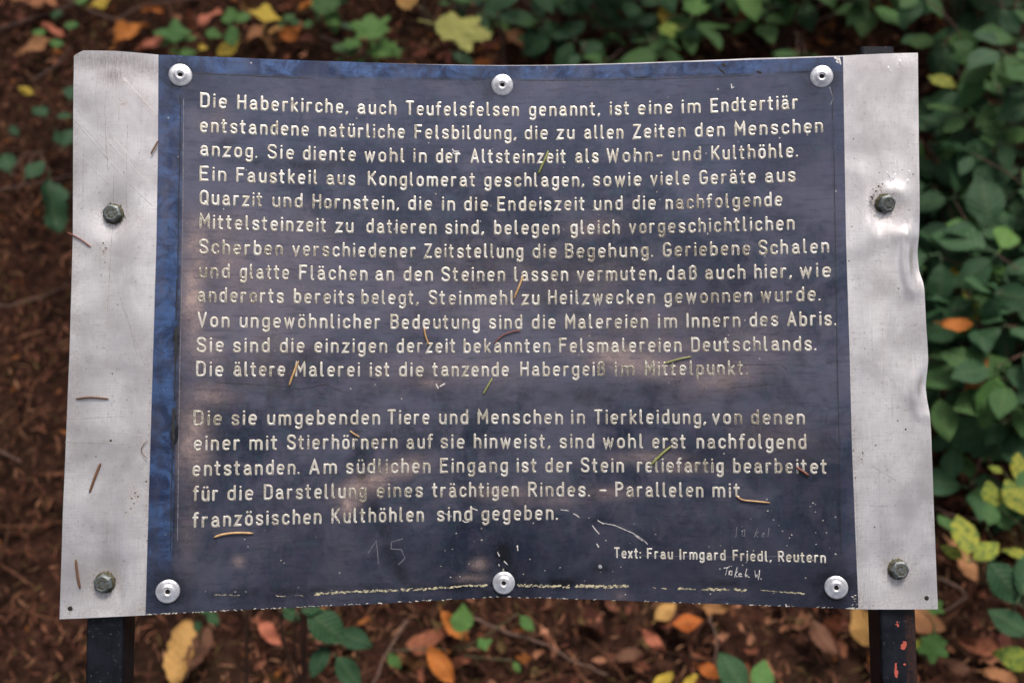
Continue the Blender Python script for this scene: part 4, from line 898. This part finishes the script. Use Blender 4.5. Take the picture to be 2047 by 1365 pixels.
for a in [
 ([(318, 283), (311, 296), (303, 310)], 4, NB, 'short brown needle on the upper left seam beside the blue border'),
 ([(135, 465), (160, 478), (182, 494)], 4, NR, 'red-brown needle hanging over the left edge below the upper left bolt'),
 ([(152, 797), (183, 794), (218, 797)], 5, NB, 'dark brown needle lying level across the left aluminium strip'),
 ([(202, 925), (192, 950), (180, 984)], 6, NB, 'brown needle slanting steeply on the lower half of the left strip'),
 ([(152, 1117), (155, 1145), (160, 1175)], 6, NB, 'brown needle standing upright just left of the lower left bolt'),
 ([(298, 879), (287, 890), (284, 902), (297, 917)], 1.8, NB, 'thin curled brown fibre on the lower left seam'),
 ([(1096, 303), (1088, 322), (1076, 349)], 6, NG, 'olive green needle across the third line of engraved text'),
 ([(1046, 552), (1036, 577), (1027, 598)], 6, NY, 'straw coloured needle between the eighth and ninth text lines'),
 ([(848, 655), (851, 672), (857, 689)], 5.5, NY, 'straw needle hanging from the tenth text line left of centre'),
 ([(986, 688), (1005, 671), (1022, 664), (1041, 661)], 4, NR, 'curved reddish needle under the tenth text line near centre'),
 ([(1326, 727), (1352, 719), (1381, 713)], 4.5, NG, 'pale green needle on the twelfth text line right of centre'),
 ([(984, 756), (975, 772), (966, 788)], 5, NG, 'olive needle below the end of the twelfth line near centre'),
 ([(598, 722), (588, 746), (579, 771)], 6, NY, 'golden needle crossing the twelfth text line at left'),
 ([(700, 861), (710, 868), (719, 873)], 5, NY, 'short pale straw needle between the thirteenth and fourteenth lines'),
 ([(1340, 892), (1322, 907), (1300, 929)], 6, NG, 'light green needle between the fourteenth and fifteenth lines at right'),
 ([(1590, 933), (1603, 942), (1615, 950)], 7, NR, 'stubby rust brown needle at the right end of the fifteenth line'),
 ([(1470, 990), (1482, 998), (1505, 1001), (1538, 1004)], 5, NY, 'long bent straw needle after the last word of the sixteenth line'),
 ([(429, 1073), (448, 1067), (475, 1064), (508, 1065)], 6.5, NY, 'long golden brown needle below the bottom text line at left')]:
    needle(*a)
# ------------------------------------------------------------------ fallen leaves one can pick out
def fallen(kind, mat, p0, p1, label, h=.02, wk=1.0, tl=0, k=None):
    a, b = G(*p0, h), G(*p1, h); d_ = b-a; l = d_.length
    me = random.choice(SHAPES[kind]) if k is None else SHAPES[kind][k]
    o = obj('fallen_leaf', me, None, None, label=label, category='fallen leaf', group='autumn leaves fallen on the forest floor')
    o.data = me.copy(); o.data.materials.clear(); o.data.materials.append(mat)
    o.location = (a.x, a.y, h+gz(a.x, a.y)+.012)
    m_ = orient(d_, tl+random.gauss(0, .08), random.gauss(0, .22)); o.rotation_euler = m_.to_euler(); o.scale = (l*wk, l, l)
FALL = [
 ('be', FT, (45, 122), (112, 92), 'tan orange leaf left of the upper left corner of the board'),
 ('be', FT, (82, -15), (100, 48), 'broad tan leaf at the top edge left of the yellow leaf'),
 ('be', FY, (178, 22), (226, -2), 'yellow leaf at the top edge near the upper left corner'),
 ('be', FC, (86, 56), (130, 72), 'small red-orange leaf among green seedlings at the upper left'),
 ('be', FO, (232, 100), (294, 38), 'long dark orange leaf slanting above the left end of the board'),
 ('be', FO, (285, 32), (328, 26), 'small burnt orange leaf just above the long slanting one'),
 ('be', FC, (398, 62), (444, 28), 'coral leaf above the board left of the yellow green seedling'),
 ('be', FC, (285, 103), (342, 96), 'pinkish tan leaf tucked behind the board top near its left end'),
 ('be', FY, (400, 112), (420, 92), 'small bright yellow leaf behind the board top edge'),
 ('oak', FY, (440, 120), (486, 92), 'broad yellow leaf behind the board top edge right of the small one'),
 ('be', FT, (497, 90), (528, 58), 'pale tan leaf under the yellow three-lobed leaf'),
 ('be', FYT, (540, 78), (570, 64), 'small golden tan leaf right of the yellow three-lobed leaf'),
 ('oak', FO, (566, 84), (602, 64), 'orange brown leaf beside the small golden tan one'),
 ('be', FO, (600, 28), (640, 12), 'dull orange leaf at the top between two seedlings'),
 ('be', FY, (44, 184), (68, 196), 'tiny yellow leaf left of the board below the tan orange leaf'),
 ('be', FT, (60, 15), (20, -5), 'rusty leaf at the extreme upper left corner'),
 ('be', FYT, (350, 1376), (378, 1236), 'large golden tan leaf standing out below the board at left'),
 ('be', FB, (382, 1345), (424, 1252), 'dull brown leaf beside the large golden tan leaf'),
 ('be', FO, (908, 1372), (856, 1296), 'bright orange leaf at the bottom edge centre'),
 ('be', FO, (884, 1222), (930, 1282), 'narrow orange leaf hugging the green leaf below the board centre'),
 ('be', FYT, (1308, 1244), (1350, 1204), 'golden leaf poking out under the board right of centre'),
 ('be', FO, (1340, 1252), (1402, 1240), 'vivid orange leaf below the board right of centre'),
 ('oak', FYT, (1745, 1290), (1700, 1216), 'golden lobed leaf just left of the right post'),
 ('oak', FT, (1812, 1232), (1884, 1262), 'tan lobed leaf just right of the right post'),
 ('be', FB, (1882, 1322), (1945, 1350), 'brown oval leaf at the lower right next to a tan one'),
 ('be', FT, (1955, 1345), (2030, 1362), 'pale brown oval leaf in the lower right corner'),
 ('be', FT, (1890, 1085), (1948, 1165), 'long tan leaf right of the lower right bolt'),
 ('be', FY, (1300, 1375), (1345, 1352), 'pale yellow leaf at the bottom edge right of centre'),
 ('be', FY, (1362, 1375), (1392, 1350), 'second pale yellow leaf at the bottom edge touching the first'),
 ('be', FT, (1010, 70), (1066, 108), 'pinkish tan leaf behind the top centre of the board'),
 ('be', FO, (940, 128), (985, 116), 'orange leaf glimpsed at the board top left of the centre rivet'),
 ('be', FB, (1225, 1322), (1285, 1300), 'olive brown leaf on the litter below the board centre right'),
 ('be', FC, (1280, 1262), (1325, 1300), 'pinkish brown leaf below the board between twig and orange leaf'),
 ('be', FC, (520, 1240), (560, 1290), 'reddish leaf below the board between two upright stems'),
 ('be', FY, (1318, 20), (1345, 62), 'small yellow leaf in the greenery above the board right of centre'),
 ('be', FB, (1620, 1240), (1660, 1320), 'reddish brown leaf left of the right post near the bottom'),
 ('be', FO, (1390, 1330), (1440, 1350), 'orange brown leaf near the bottom edge beside the dark green pair'),
]
for f_ in FALL: fallen(*f_)

# ------------------------------------------------------------------ plants: explicit leaves
def plant(name, label, cat, base, leaves, lmat, smat=mt_stem, group=None, sr=.0016):
    """base px on the ground; leaves: (shape, px,py of leaf base, px,py of tip, height, material or None)"""
    g = G(*base); root = obj(name, None, None, None, label=label, category=cat)
    if group: root['group'] = group
    root.location = (g.x, g.y, gz(g.x, g.y)-.01)
    parts = []
    for L_ in leaves:
        kind, bx, by, tx, ty, h, m_ = L_
        a, b = G(bx, by, h), G(tx, ty, h); d_ = b-a; l = d_.length
        me = random.choice(SHAPES[kind]); o = obj('leaf', me if False else leafcopy(me, m_ or lmat), None, root)
        o.location = a-root.location; o.rotation_euler = orient(d_, random.gauss(-.05, .1), random.gauss(0, .18)).to_euler(); o.scale = (l, l, l)
        e = a-root.location; back = d_.normalized()*-.16*l; e2 = e+back
        mid = Vector((e2.x*.45+random.gauss(0, .008), e2.y*.45+random.gauss(0, .008), e2.z*.62))
        pts = crom3([Vector((0, 0, 0)), mid, e2], 4)
        parts.append(tube(pts, [sr*(1-.5*i/len(pts)) for i in range(len(pts))], 5))
    v, f = merge(parts); obj('stem', mesh('stem', v, f), smat, root)
    return root
LC = {}
def leafcopy(me, mat):
    k = (me.name, mat.name)
    if k not in LC:
        c = me.copy(); c.materials.clear(); c.materials.append(mat); LC[k] = c
    return LC[k]
plant('maple_seedling', 'green lobed seedling above the board left of the spotted yellow leaf', 'seedling', (745, 120),
      [('lb', 745, 82, 738, 20, .10, None), ('lb', 752, 118, 770, 72, .07, None), ('lb', 716, 95, 690, 70, .09, None), ('rd', 730, 118, 712, 128, .05, None), ('lb', 775, 90, 800, 110, .06, None), ('rd', 700, 60, 690, 38, .08, G1)], G2)
plant('maple_seedling', 'tall seedling with one large yellow-green leaf spotted brown above the board', 'seedling', (955, 180),
      [('lb', 865, 45, 985, 60, .24, G4), ('oak', 830, 8, 790, -14, .2, FYT), ('ov', 905, 105, 950, 130, .08, G1)], G4)
plant('maple_seedling', 'bright lobed leaves in the brambles above the board right of the rivet', 'seedling', (1390, 60),
      [('lb', 1385, 30, 1400, -10, .2, G2), ('lb', 1330, 45, 1345, 80, .2, G3), ('ov', 1400, 50, 1430, 80, .2, G5)], G2)
plant('yellow_seedling', 'small seedling with a clear yellow three-lobed leaf at the top', 'seedling', (532, 95), [('tri', 530, 44, 531, 2, .14, FY)], FY)
plant('herb_seedling', 'yellow-green seedling with three oval leaves left of the yellow three-lobed leaf', 'seedling', (462, 100),
      [('ov', 460, 48, 454, 10, .10, None), ('ov', 462, 52, 462, 88, .10, None), ('rd', 470, 46, 498, 26, .09, None), ('rd', 444, 74, 428, 68, .06, None)], G2)
plant('cranesbill', 'bright green divided leaves above the board near its left end', 'herb', (352, 112),
      [('tri', 350, 84, 352, 42, .07, None), ('ov', 345, 72, 306, 58, .07, None), ('ov', 350, 80, 316, 84, .06, None), ('ov', 360, 80, 392, 74, .06, None), ('ov', 355, 110, 392, 100, .05, None), ('ov', 350, 108, 342, 92, .05, None)], G2)
for i, (px, py, lb) in enumerate(((78, 66, 'tiny round-leaved green seedling left of the red-orange leaf'), (112, 88, 'tiny green seedling under the red-orange leaf'), (142, 52, 'tiny grey-green seedling right of the red-orange leaf'), (112, 30, 'tiny dark green seedling by the broad tan leaf'), (162, 2, 'dark green seedling at the top edge beside the yellow leaf'), (424, 70, 'tiny green seedling under the coral leaf'))):
    plant('seedling', lb, 'seedling', (px, py+12), [('rd', px-2, py+8, px+2, py-12, .04, None), ('rd', px+3, py+6, px+12, py-6, .035, None)], G2 if i != 3 else G1, sr=.0008, group='tiny seedlings at the upper left')
plant('maple_seedling', 'pale green seedling at the top edge right of the yellow three-lobed leaf', 'seedling', (640, 60),
      [('lb', 640, 30, 655, -15, .09, G5), ('rd', 628, 44, 606, 52, .06, None), ('ov', 650, 40, 680, 46, .07, None)], G2)
plant('herb_seedling', 'green herb behind the board top just left of the lobed green seedling', 'seedling', (690, 130),
      [('ov', 690, 108, 668, 84, .07, None), ('ov', 694, 112, 716, 96, .07, None), ('rd', 688, 122, 672, 118, .05, None), ('ov', 700, 128, 724, 122, .05, None)], G5)
plant('herb_seedling', 'small green herb at the top edge above the large spotted leaf', 'seedling', (905, 20),
      [('ov', 905, 0, 930, -22, .1, None), ('ov', 912, 6, 950, 2, .1, None), ('ov', 900, 10, 876, 8, .08, None)], G5)
plant('herb_seedling', 'bright seedling between the spotted leaf stem and the top centre rivet', 'seedling', (985, 60),
      [('ov', 985, 44, 1010, 22, .09, None), ('ov', 990, 50, 1022, 52, .09, None), ('ov', 980, 50, 960, 78, .08, None)], G2)
plant('herb_seedling', 'green trefoil in the litter above the golden tan leaf at top left', 'seedling', (575, 55),
      [('rd', 575, 44, 580, 24, .05, None), ('rd', 580, 48, 600, 44, .05, None), ('rd', 570, 48, 556, 54, .05, None)], G5)
plant('bramble', 'low bramble with dark oval leaves left of the board', 'bramble', (95, 300),
      [('be', 98, 356, 94, 448, .16, None), ('ov', 20, 345, 4, 300, .14, None), ('ov', 52, 358, 86, 318, .15, None), ('ov', 92, 232, 64, 206, .12, None), ('ov', 112, 236, 146, 222, .12, None), ('ov', 110, 262, 122, 288, .12, None), ('ov', 140, 200, 148, 160, .11, None),
       ('ov', 20, 252, 36, 270, .10, None), ('ov', 128, 295, 146, 250, .12, None)], G1, mt_redstem)
plant('bramble', 'bramble shoot with dark green leaves below the board left of centre', 'bramble', (602, 1400),
      [('ov', 600, 1222, 645, 1214, .30, None), ('ov', 614, 1222, 692, 1278, .30, None), ('ov', 672, 1262, 745, 1290, .28, None), ('ov', 655, 1290, 620, 1352, .27, None), ('ov', 672, 1312, 720, 1372, .27, None), ('ov', 562, 1215, 600, 1238, .28, None)], G1, mt_redstem, sr=.0026)
plant('bramble', 'short bramble sprig below the board right of the large golden tan leaf', 'bramble', (405, 1300),
      [('ov', 415, 1222, 436, 1248, .10, None), ('rd', 396, 1262, 394, 1240, .08, G1), ('ov', 398, 1215, 420, 1225, .1, None)], G1)
plant('wild_seedling', 'bright green leaf emerging below the board centre', 'seedling', (905, 1300),
      [('oak', 922, 1262, 925, 1205, .09, None), ('tri', 955, 1292, 985, 1276, .06, None), ('ov', 1040, 1230, 1068, 1260, .05, None), ('ov', 776, 1306, 800, 1334, .04, None), ('ov', 1026, 1322, 1040, 1342, .03, None)], G2)
plant('bramble', 'pair of dark pointed leaves at the bottom edge left of the right post', 'bramble', (1490, 1420),
      [('ov', 1492, 1388, 1438, 1300, .22, None), ('ov', 1515, 1392, 1535, 1312, .22, G2), ('ov', 1480, 1400, 1420, 1380, .2, None)], G1, mt_redstem)
plant('maple_seedling', 'bright green lobed leaf behind the right post at the bottom', 'seedling', (1850, 1320),
      [('lb', 1868, 1262, 1866, 1325, .12, None), ('lb', 1850, 1218, 1888, 1200, .10, None), ('rd', 1838, 1280, 1820, 1296, .08, G3)], G2)
plant('bramble', 'mottled yellow-green bramble leaf right of the lower right strip', 'bramble', (1960, 1180),
      [('ov', 1935, 1110, 1925, 1015, .28, G3), ('ov', 1945, 1118, 2000, 1080, .26, G3), ('ov', 1925, 1118, 1885, 1085, .25, G3), ('ov', 1975, 1050, 1990, 1000, .26, G5), ('ov', 1900, 1060, 1880, 1020, .22, G5), ('ov', 1968, 1090, 1990, 1130, .2, G1)], G3)
plant('bramble', 'yellow fading bramble leaves at the right edge above the lower right corner', 'bramble', (2040, 1120),
      [('oak', 1990, 1010, 1975, 960, .24, None), ('ov', 2020, 1060, 1985, 1020, .23, G5), ('ov', 2050, 1000, 2060, 930, .26, G5), ('ov', 2050, 1030, 2010, 955, .26, None), ('oak', 2045, 1015, 2050, 960, .25, None), ('ov', 2005, 945, 1978, 928, .24, None), ('ov', 2062, 1120, 2005, 1090, .22, None), ('ov', 2030, 960, 2040, 905, .24, None)], G3)
plant('bramble', 'large dark leaves at the right edge near the lower right corner', 'bramble', (2040, 1330),
      [('ov', 1975, 1120, 2055, 1210, .26, None), ('ov', 2060, 1270, 1978, 1215, .24, None), ('ov', 2070, 1330, 1990, 1300, .16, G3), ('ov', 2040, 1190, 2075, 1100, .26, None)], G1, mt_redstem)
# ---- the bramble thicket: each plant a few arching canes with trifoliate leaves
def bramble(base, n, spread, hmin, hmax, label, mat=G1, size=(.044, .080), seed=0):
    rr = random.Random(seed); g = G(*base)
    root = obj('bramble', None, None, None, label=label, category='bramble', group='brambles of the thicket round the board'); root.location = (g.x, g.y, gz(g.x, g.y)-.01)
    parts = []
    mat = rr.choice([G1, G1, G5])
    for c in range(int(n*1.55) if n > 10 else n):
        a = rr.uniform(0, 2*math.pi); rad = spread*1.12*math.sqrt(rr.random()); h = rr.uniform(hmin, hmax)*1.15
        e = Vector((rad*math.cos(a), rad*math.sin(a), h))
        mid = Vector((e.x*.4, e.y*.4, h*.8)); pts = crom3([Vector((0, 0, 0)), mid, e], 4)
        parts.append(tube(pts, [.0022*(1-.6*i/len(pts)) for i in range(len(pts))], 5))
        dr = a+rr.gauss(0, .9); s = rr.uniform(*size)
        for q, off in enumerate((0, R(78)+rr.gauss(0, .15), -R(78)+rr.gauss(0, .15))):
            d_ = (math.cos(dr+off), math.sin(dr+off)); l = s*(1.25 if q == 0 else .92)
            o = obj('leaf', leafcopy(rr.choice(OV), mat if rr.random() > .16 else rr.choice([G3, G5, G5, G1, G2])), None, root)
            o.location = e+Vector((d_[0], d_[1], 0))*.18*l+Vector((0, 0, rr.uniform(0, .006)))
            o.rotation_euler = orient(d_, rr.gauss(-.12, .33), rr.gauss(0, .38)).to_euler(); o.scale = (l, l, l)
    v, f = merge(parts); obj('stem', mesh('stem', v, f), mt_redstem, root)
TH = [
 ((1010, -30), 9, .16, .05, .20, 'sparse bramble behind the board just right of the spotted yellow leaf'),
 ((1130, 60), 12, .17, .06, .22, 'bramble above the board between the top centre rivet and the small yellow leaf'),
 ((1250, -10), 14, .19, .08, .26, 'bramble at the top edge beside the small yellow leaf'),
 ((1260, 130), 10, .15, .05, .16, 'low bramble half hidden behind the top right of the board centre'),
 ((1400, 40), 15, .19, .08, .30, 'bramble above the board left of the black flaked spots'),
 ((1540, -20), 15, .20, .10, .32, 'bramble at the top edge above the black flaked spots'),
 ((1560, 110), 13, .18, .06, .24, 'bramble behind the board top near the upper right rivet'),
 ((1700, 30), 16, .20, .10, .34, 'bramble above the top of the right post, reaching the frame top'),
 ((1850, -10), 16, .21, .10, .36, 'bramble at the top edge right of the right post'),
 ((1990, 60), 16, .21, .10, .36, 'bramble filling the upper right corner'),
 ((1880, 160), 16, .19, .08, .32, 'bramble right of the upper right corner of the board'),
 ((2010, 230), 16, .20, .10, .34, 'bramble at the right edge level with the first text lines'),
 ((1900, 330), 15, .18, .08, .32, 'bramble right of the board level with the moss ringed bolt'),
 ((2040, 420), 15, .19, .08, .34, 'bramble at the right edge level with the fifth text line'),
 ((1910, 500), 14, .17, .06, .28, 'bramble right of the bent edge at the large dent'),
 ((2030, 600), 14, .18, .08, .30, 'bramble at the right edge above the orange leaf'),
 ((1930, 690), 12, .16, .06, .24, 'bramble round the orange leaf right of the board'),
 ((2040, 770), 13, .17, .06, .28, 'bramble at the right edge level with the empty band of the plate'),
 ((1925, 850), 8, .14, .05, .20, 'thin bramble right of the board at the thirteenth text line'),
 ((2090, 900), 9, .15, .05, .24, 'bramble mostly outside the right edge above the yellow leaves'),
 ((1890, 600), 12, .13, .05, .22, 'small bramble squeezed between the dented edge and the yellow leaf'),
 ((1985, 780), 13, .16, .05, .24, 'bramble between the lower orange leaf and the right frame edge'),
 ((1960, 880), 11, .15, .05, .20, 'bramble just above the mottled yellow-green leaves'),
 ((2060, 680), 13, .17, .06, .26, 'bramble at the right edge level with the orange leaf'),
 ((1900, 420), 12, .14, .05, .26, 'bramble hugging the right edge between bolt and dent'),
 ((1180, 130), 8, .12, .04, .14, 'low bramble right behind the board top left of its centre seam'),
 ((2170, 250), 12, .2, .1, .34, 'bramble beyond the right edge beside the corner one'),
 ((2150, 560), 12, .2, .1, .32, 'bramble beyond the right edge at mid height'),
 ((1780, -120), 14, .22, .1, .36, 'bramble beyond the top edge right of centre'),
 ((1450, -120), 14, .22, .1, .34, 'bramble beyond the top edge above the board'),
 ((860, 60), 6, .12, .03, .12, 'low dark bramble behind the spotted yellow leaf'),
 ((640, 20), 3, .08, .03, .08, 'small dark sprig right of the yellow three-lobed leaf'),
]
for i, (b, n, sp, h0, h1, lb) in enumerate(TH): bramble(b, n, sp, h0, h1, lb, seed=i+50)
fallen('be', FO, (1876, 648), (1936, 662), 'orange leaf caught in the brambles right of the board', .24)
fallen('be', FO, (1930, 778), (1968, 732), 'narrow orange leaf lower in the brambles right of the board', .20)
fallen('be', FY, (1902, 575), (1906, 520), 'yellow leaf beside the right edge of the board above the orange leaf', .22)
# ------------------------------------------------------------------ twigs
def twig(pts, r, label, h=.03, mat=None):
    q = [G(x, y, h) for x, y in pts]; o0 = q[0].copy()
    q = crom3([p-o0+Vector((0, 0, random.gauss(0, .006))) for p in q], 5)
    q = [p+Vector((random.gauss(0, .0015), random.gauss(0, .0015), 0)) for p in q]
    v, f = tube(q, [r*(1-.5*i/len(q))*random.uniform(.9, 1.1) for i in range(len(q))], 6)
    o = obj('twig', mesh('twig', v, f), mat or mt_twig, None, label=label, category='twig', group='dead twigs on the forest floor'); o.location = o0
for a in [
 ([(-20, 52), (80, 30), (160, 5)], .004, 'dark twig across the upper left corner'),
 ([(120, -10), (200, 28), (260, 52)], .004, 'twig crossing the top edge above the left end of the board'),
 ([(225, 42), (300, 18), (420, -8)], .0035, 'long twig above the board rising to the top edge'),
 ([(60, 160), (110, 130), (145, 100)], .003, 'mossy twig by the upper left corner of the board'),
 ([(-10, 385), (60, 368), (140, 348)], .0028, 'twig left of the board level with the upper left bolt'),
 ([(-10, 612), (60, 590), (138, 570)], .0026, 'thin twig left of the board at mid height'),
 ([(-10, 900), (25, 915), (40, 925)], .003, 'short broken twig at the left edge'),
 ([(930, 1232), (1010, 1262), (1085, 1285), (1150, 1320), (1215, 1350)], .0032, 'long pale twig slanting below the board centre'),
 ([(810, 1235), (775, 1300), (740, 1375)], .0028, 'twig below the board left of the orange leaf'),
 ([(1045, -10), (1080, 45), (1105, 110)], .0032, 'reddish twig standing behind the board top centre'),
 ([(1420, 1230), (1432, 1300), (1425, 1372)], .002, 'thin upright twig below the board right of the orange leaf'),
 ([(1850, 1000), (1900, 1035), (2000, 1040)], .0026, 'twig right of the board above the mottled leaf'),
 ([(1870, 1150), (1930, 1190), (1880, 1230)], .003, 'bent greenish twig right of the lower right bolt'),
 ([(640, 80), (720, 105), (760, 140)], .003, 'twig behind the board top left of the green seedling')]: twig(*a)
for px, lb in ((488, 'upright reddish stem below the board left of the bramble shoot'), (604, 'thicker upright stem under the bramble shoot'), (1010, 'pale dead stem behind the top centre rivet')):
    y0 = 1400 if px < 900 else 150; g = G(px, y0); t = G(px+6 if px < 900 else 985, y0-190 if px < 900 else -20, .30 if px < 900 else .18)
    q = crom3([Vector((0, 0, -.01)), (t-g)*.5+Vector((.004, 0, .01)), t-g], 5); v, f = tube(q, [.0036*(1-.03*i) for i in range(len(q))], 6)
    o = obj('dead_stem', mesh('dead_stem', v, f), mt_redstem, None, label=lb, category='plant stem', group='bare upright stems'); o.location = g

# ------------------------------------------------------------------ trees standing round the clearing (outside the frame; they shade and mirror in the board)
mt_crown = mat_simple('crown_leaves', (.035, .060, .022), .6, 0, (.06, .075, .02), 4)
def tree(x, y, h, cr, z0, n, label, seed):
    rr = random.Random(seed); root = obj('woodland_tree', None, None, None, label=label, category='tree'); root.location = (x, y, 0)
    v, f = tube([Vector((0, 0, -.1)), Vector((.03, .02, h*.3)), Vector((rr.gauss(0, .1), rr.gauss(0, .1), h*.7)), Vector((rr.gauss(0, .2), rr.gauss(0, .2), h))], [.17, .13, .08, .02], 12)
    parts = [(v, f)]; ends = []
    for k in range(16):
        zz = z0+(h-z0)*rr.random(); a = rr.uniform(0, 6.28); l = cr*rr.uniform(.5, 1)*(1.1-(zz-z0)/(h-z0)*.6)
        e = Vector((l*math.cos(a), l*math.sin(a), zz+rr.uniform(-.3, .6))); parts.append(tube([Vector((0, 0, zz-.3)), e*.5+Vector((0, 0, zz*.5+.1)), e], [.04, .025, .008], 5)); ends.append((Vector((0, 0, zz)), e))
    v, f = merge(parts); obj('trunk', mesh('trunk', v, f), mt_bark, root)
    V, Fc = [], []
    for k in range(n):
        a, e = rr.choice(ends); t = rr.uniform(.25, 1.05); p = a.lerp(e, t)+Vector((rr.gauss(0, .28), rr.gauss(0, .28), rr.gauss(0, .16)))
        q = Matrix.Rotation(rr.uniform(0, 6.28), 3, 'Z') @ Matrix.Rotation(rr.gauss(0, .6), 3, 'X'); s = rr.uniform(.06, .11); b = len(V)
        for c in ((-.5, 0, 0), (0, -.9, .05), (.5, 0, 0), (0, .9, .05)): V.append(tuple(p+q @ Vector(c)*s))
        Fc.append((b, b+1, b+2, b+3))
    obj('crown', mesh('crown', V, Fc), mt_crown, root)
for i, (x, y, h, cr, z0, n) in enumerate(((-3.4, -1.2, 8, 2.4, 3, 4200), (2.9, -2.4, 9, 2.5, 3.4, 4200), (-.6, -5.0, 9, 2.6, 3.0, 4200), (4.4, 2.0, 8, 2.6, 2.6, 3800), (-4.6, 3.4, 9, 2.6, 3.0, 3800), (.8, 6.2, 9, 3.0, 2.4, 4200))):
    tree(x, y, h, cr, z0, n, ('tree behind the photographer to the left', 'tree behind the photographer to the right', 'tree straight behind the photographer', 'tree standing beyond the right edge', 'tree standing beyond the left edge', 'tree standing beyond the top edge')[i], i+1)
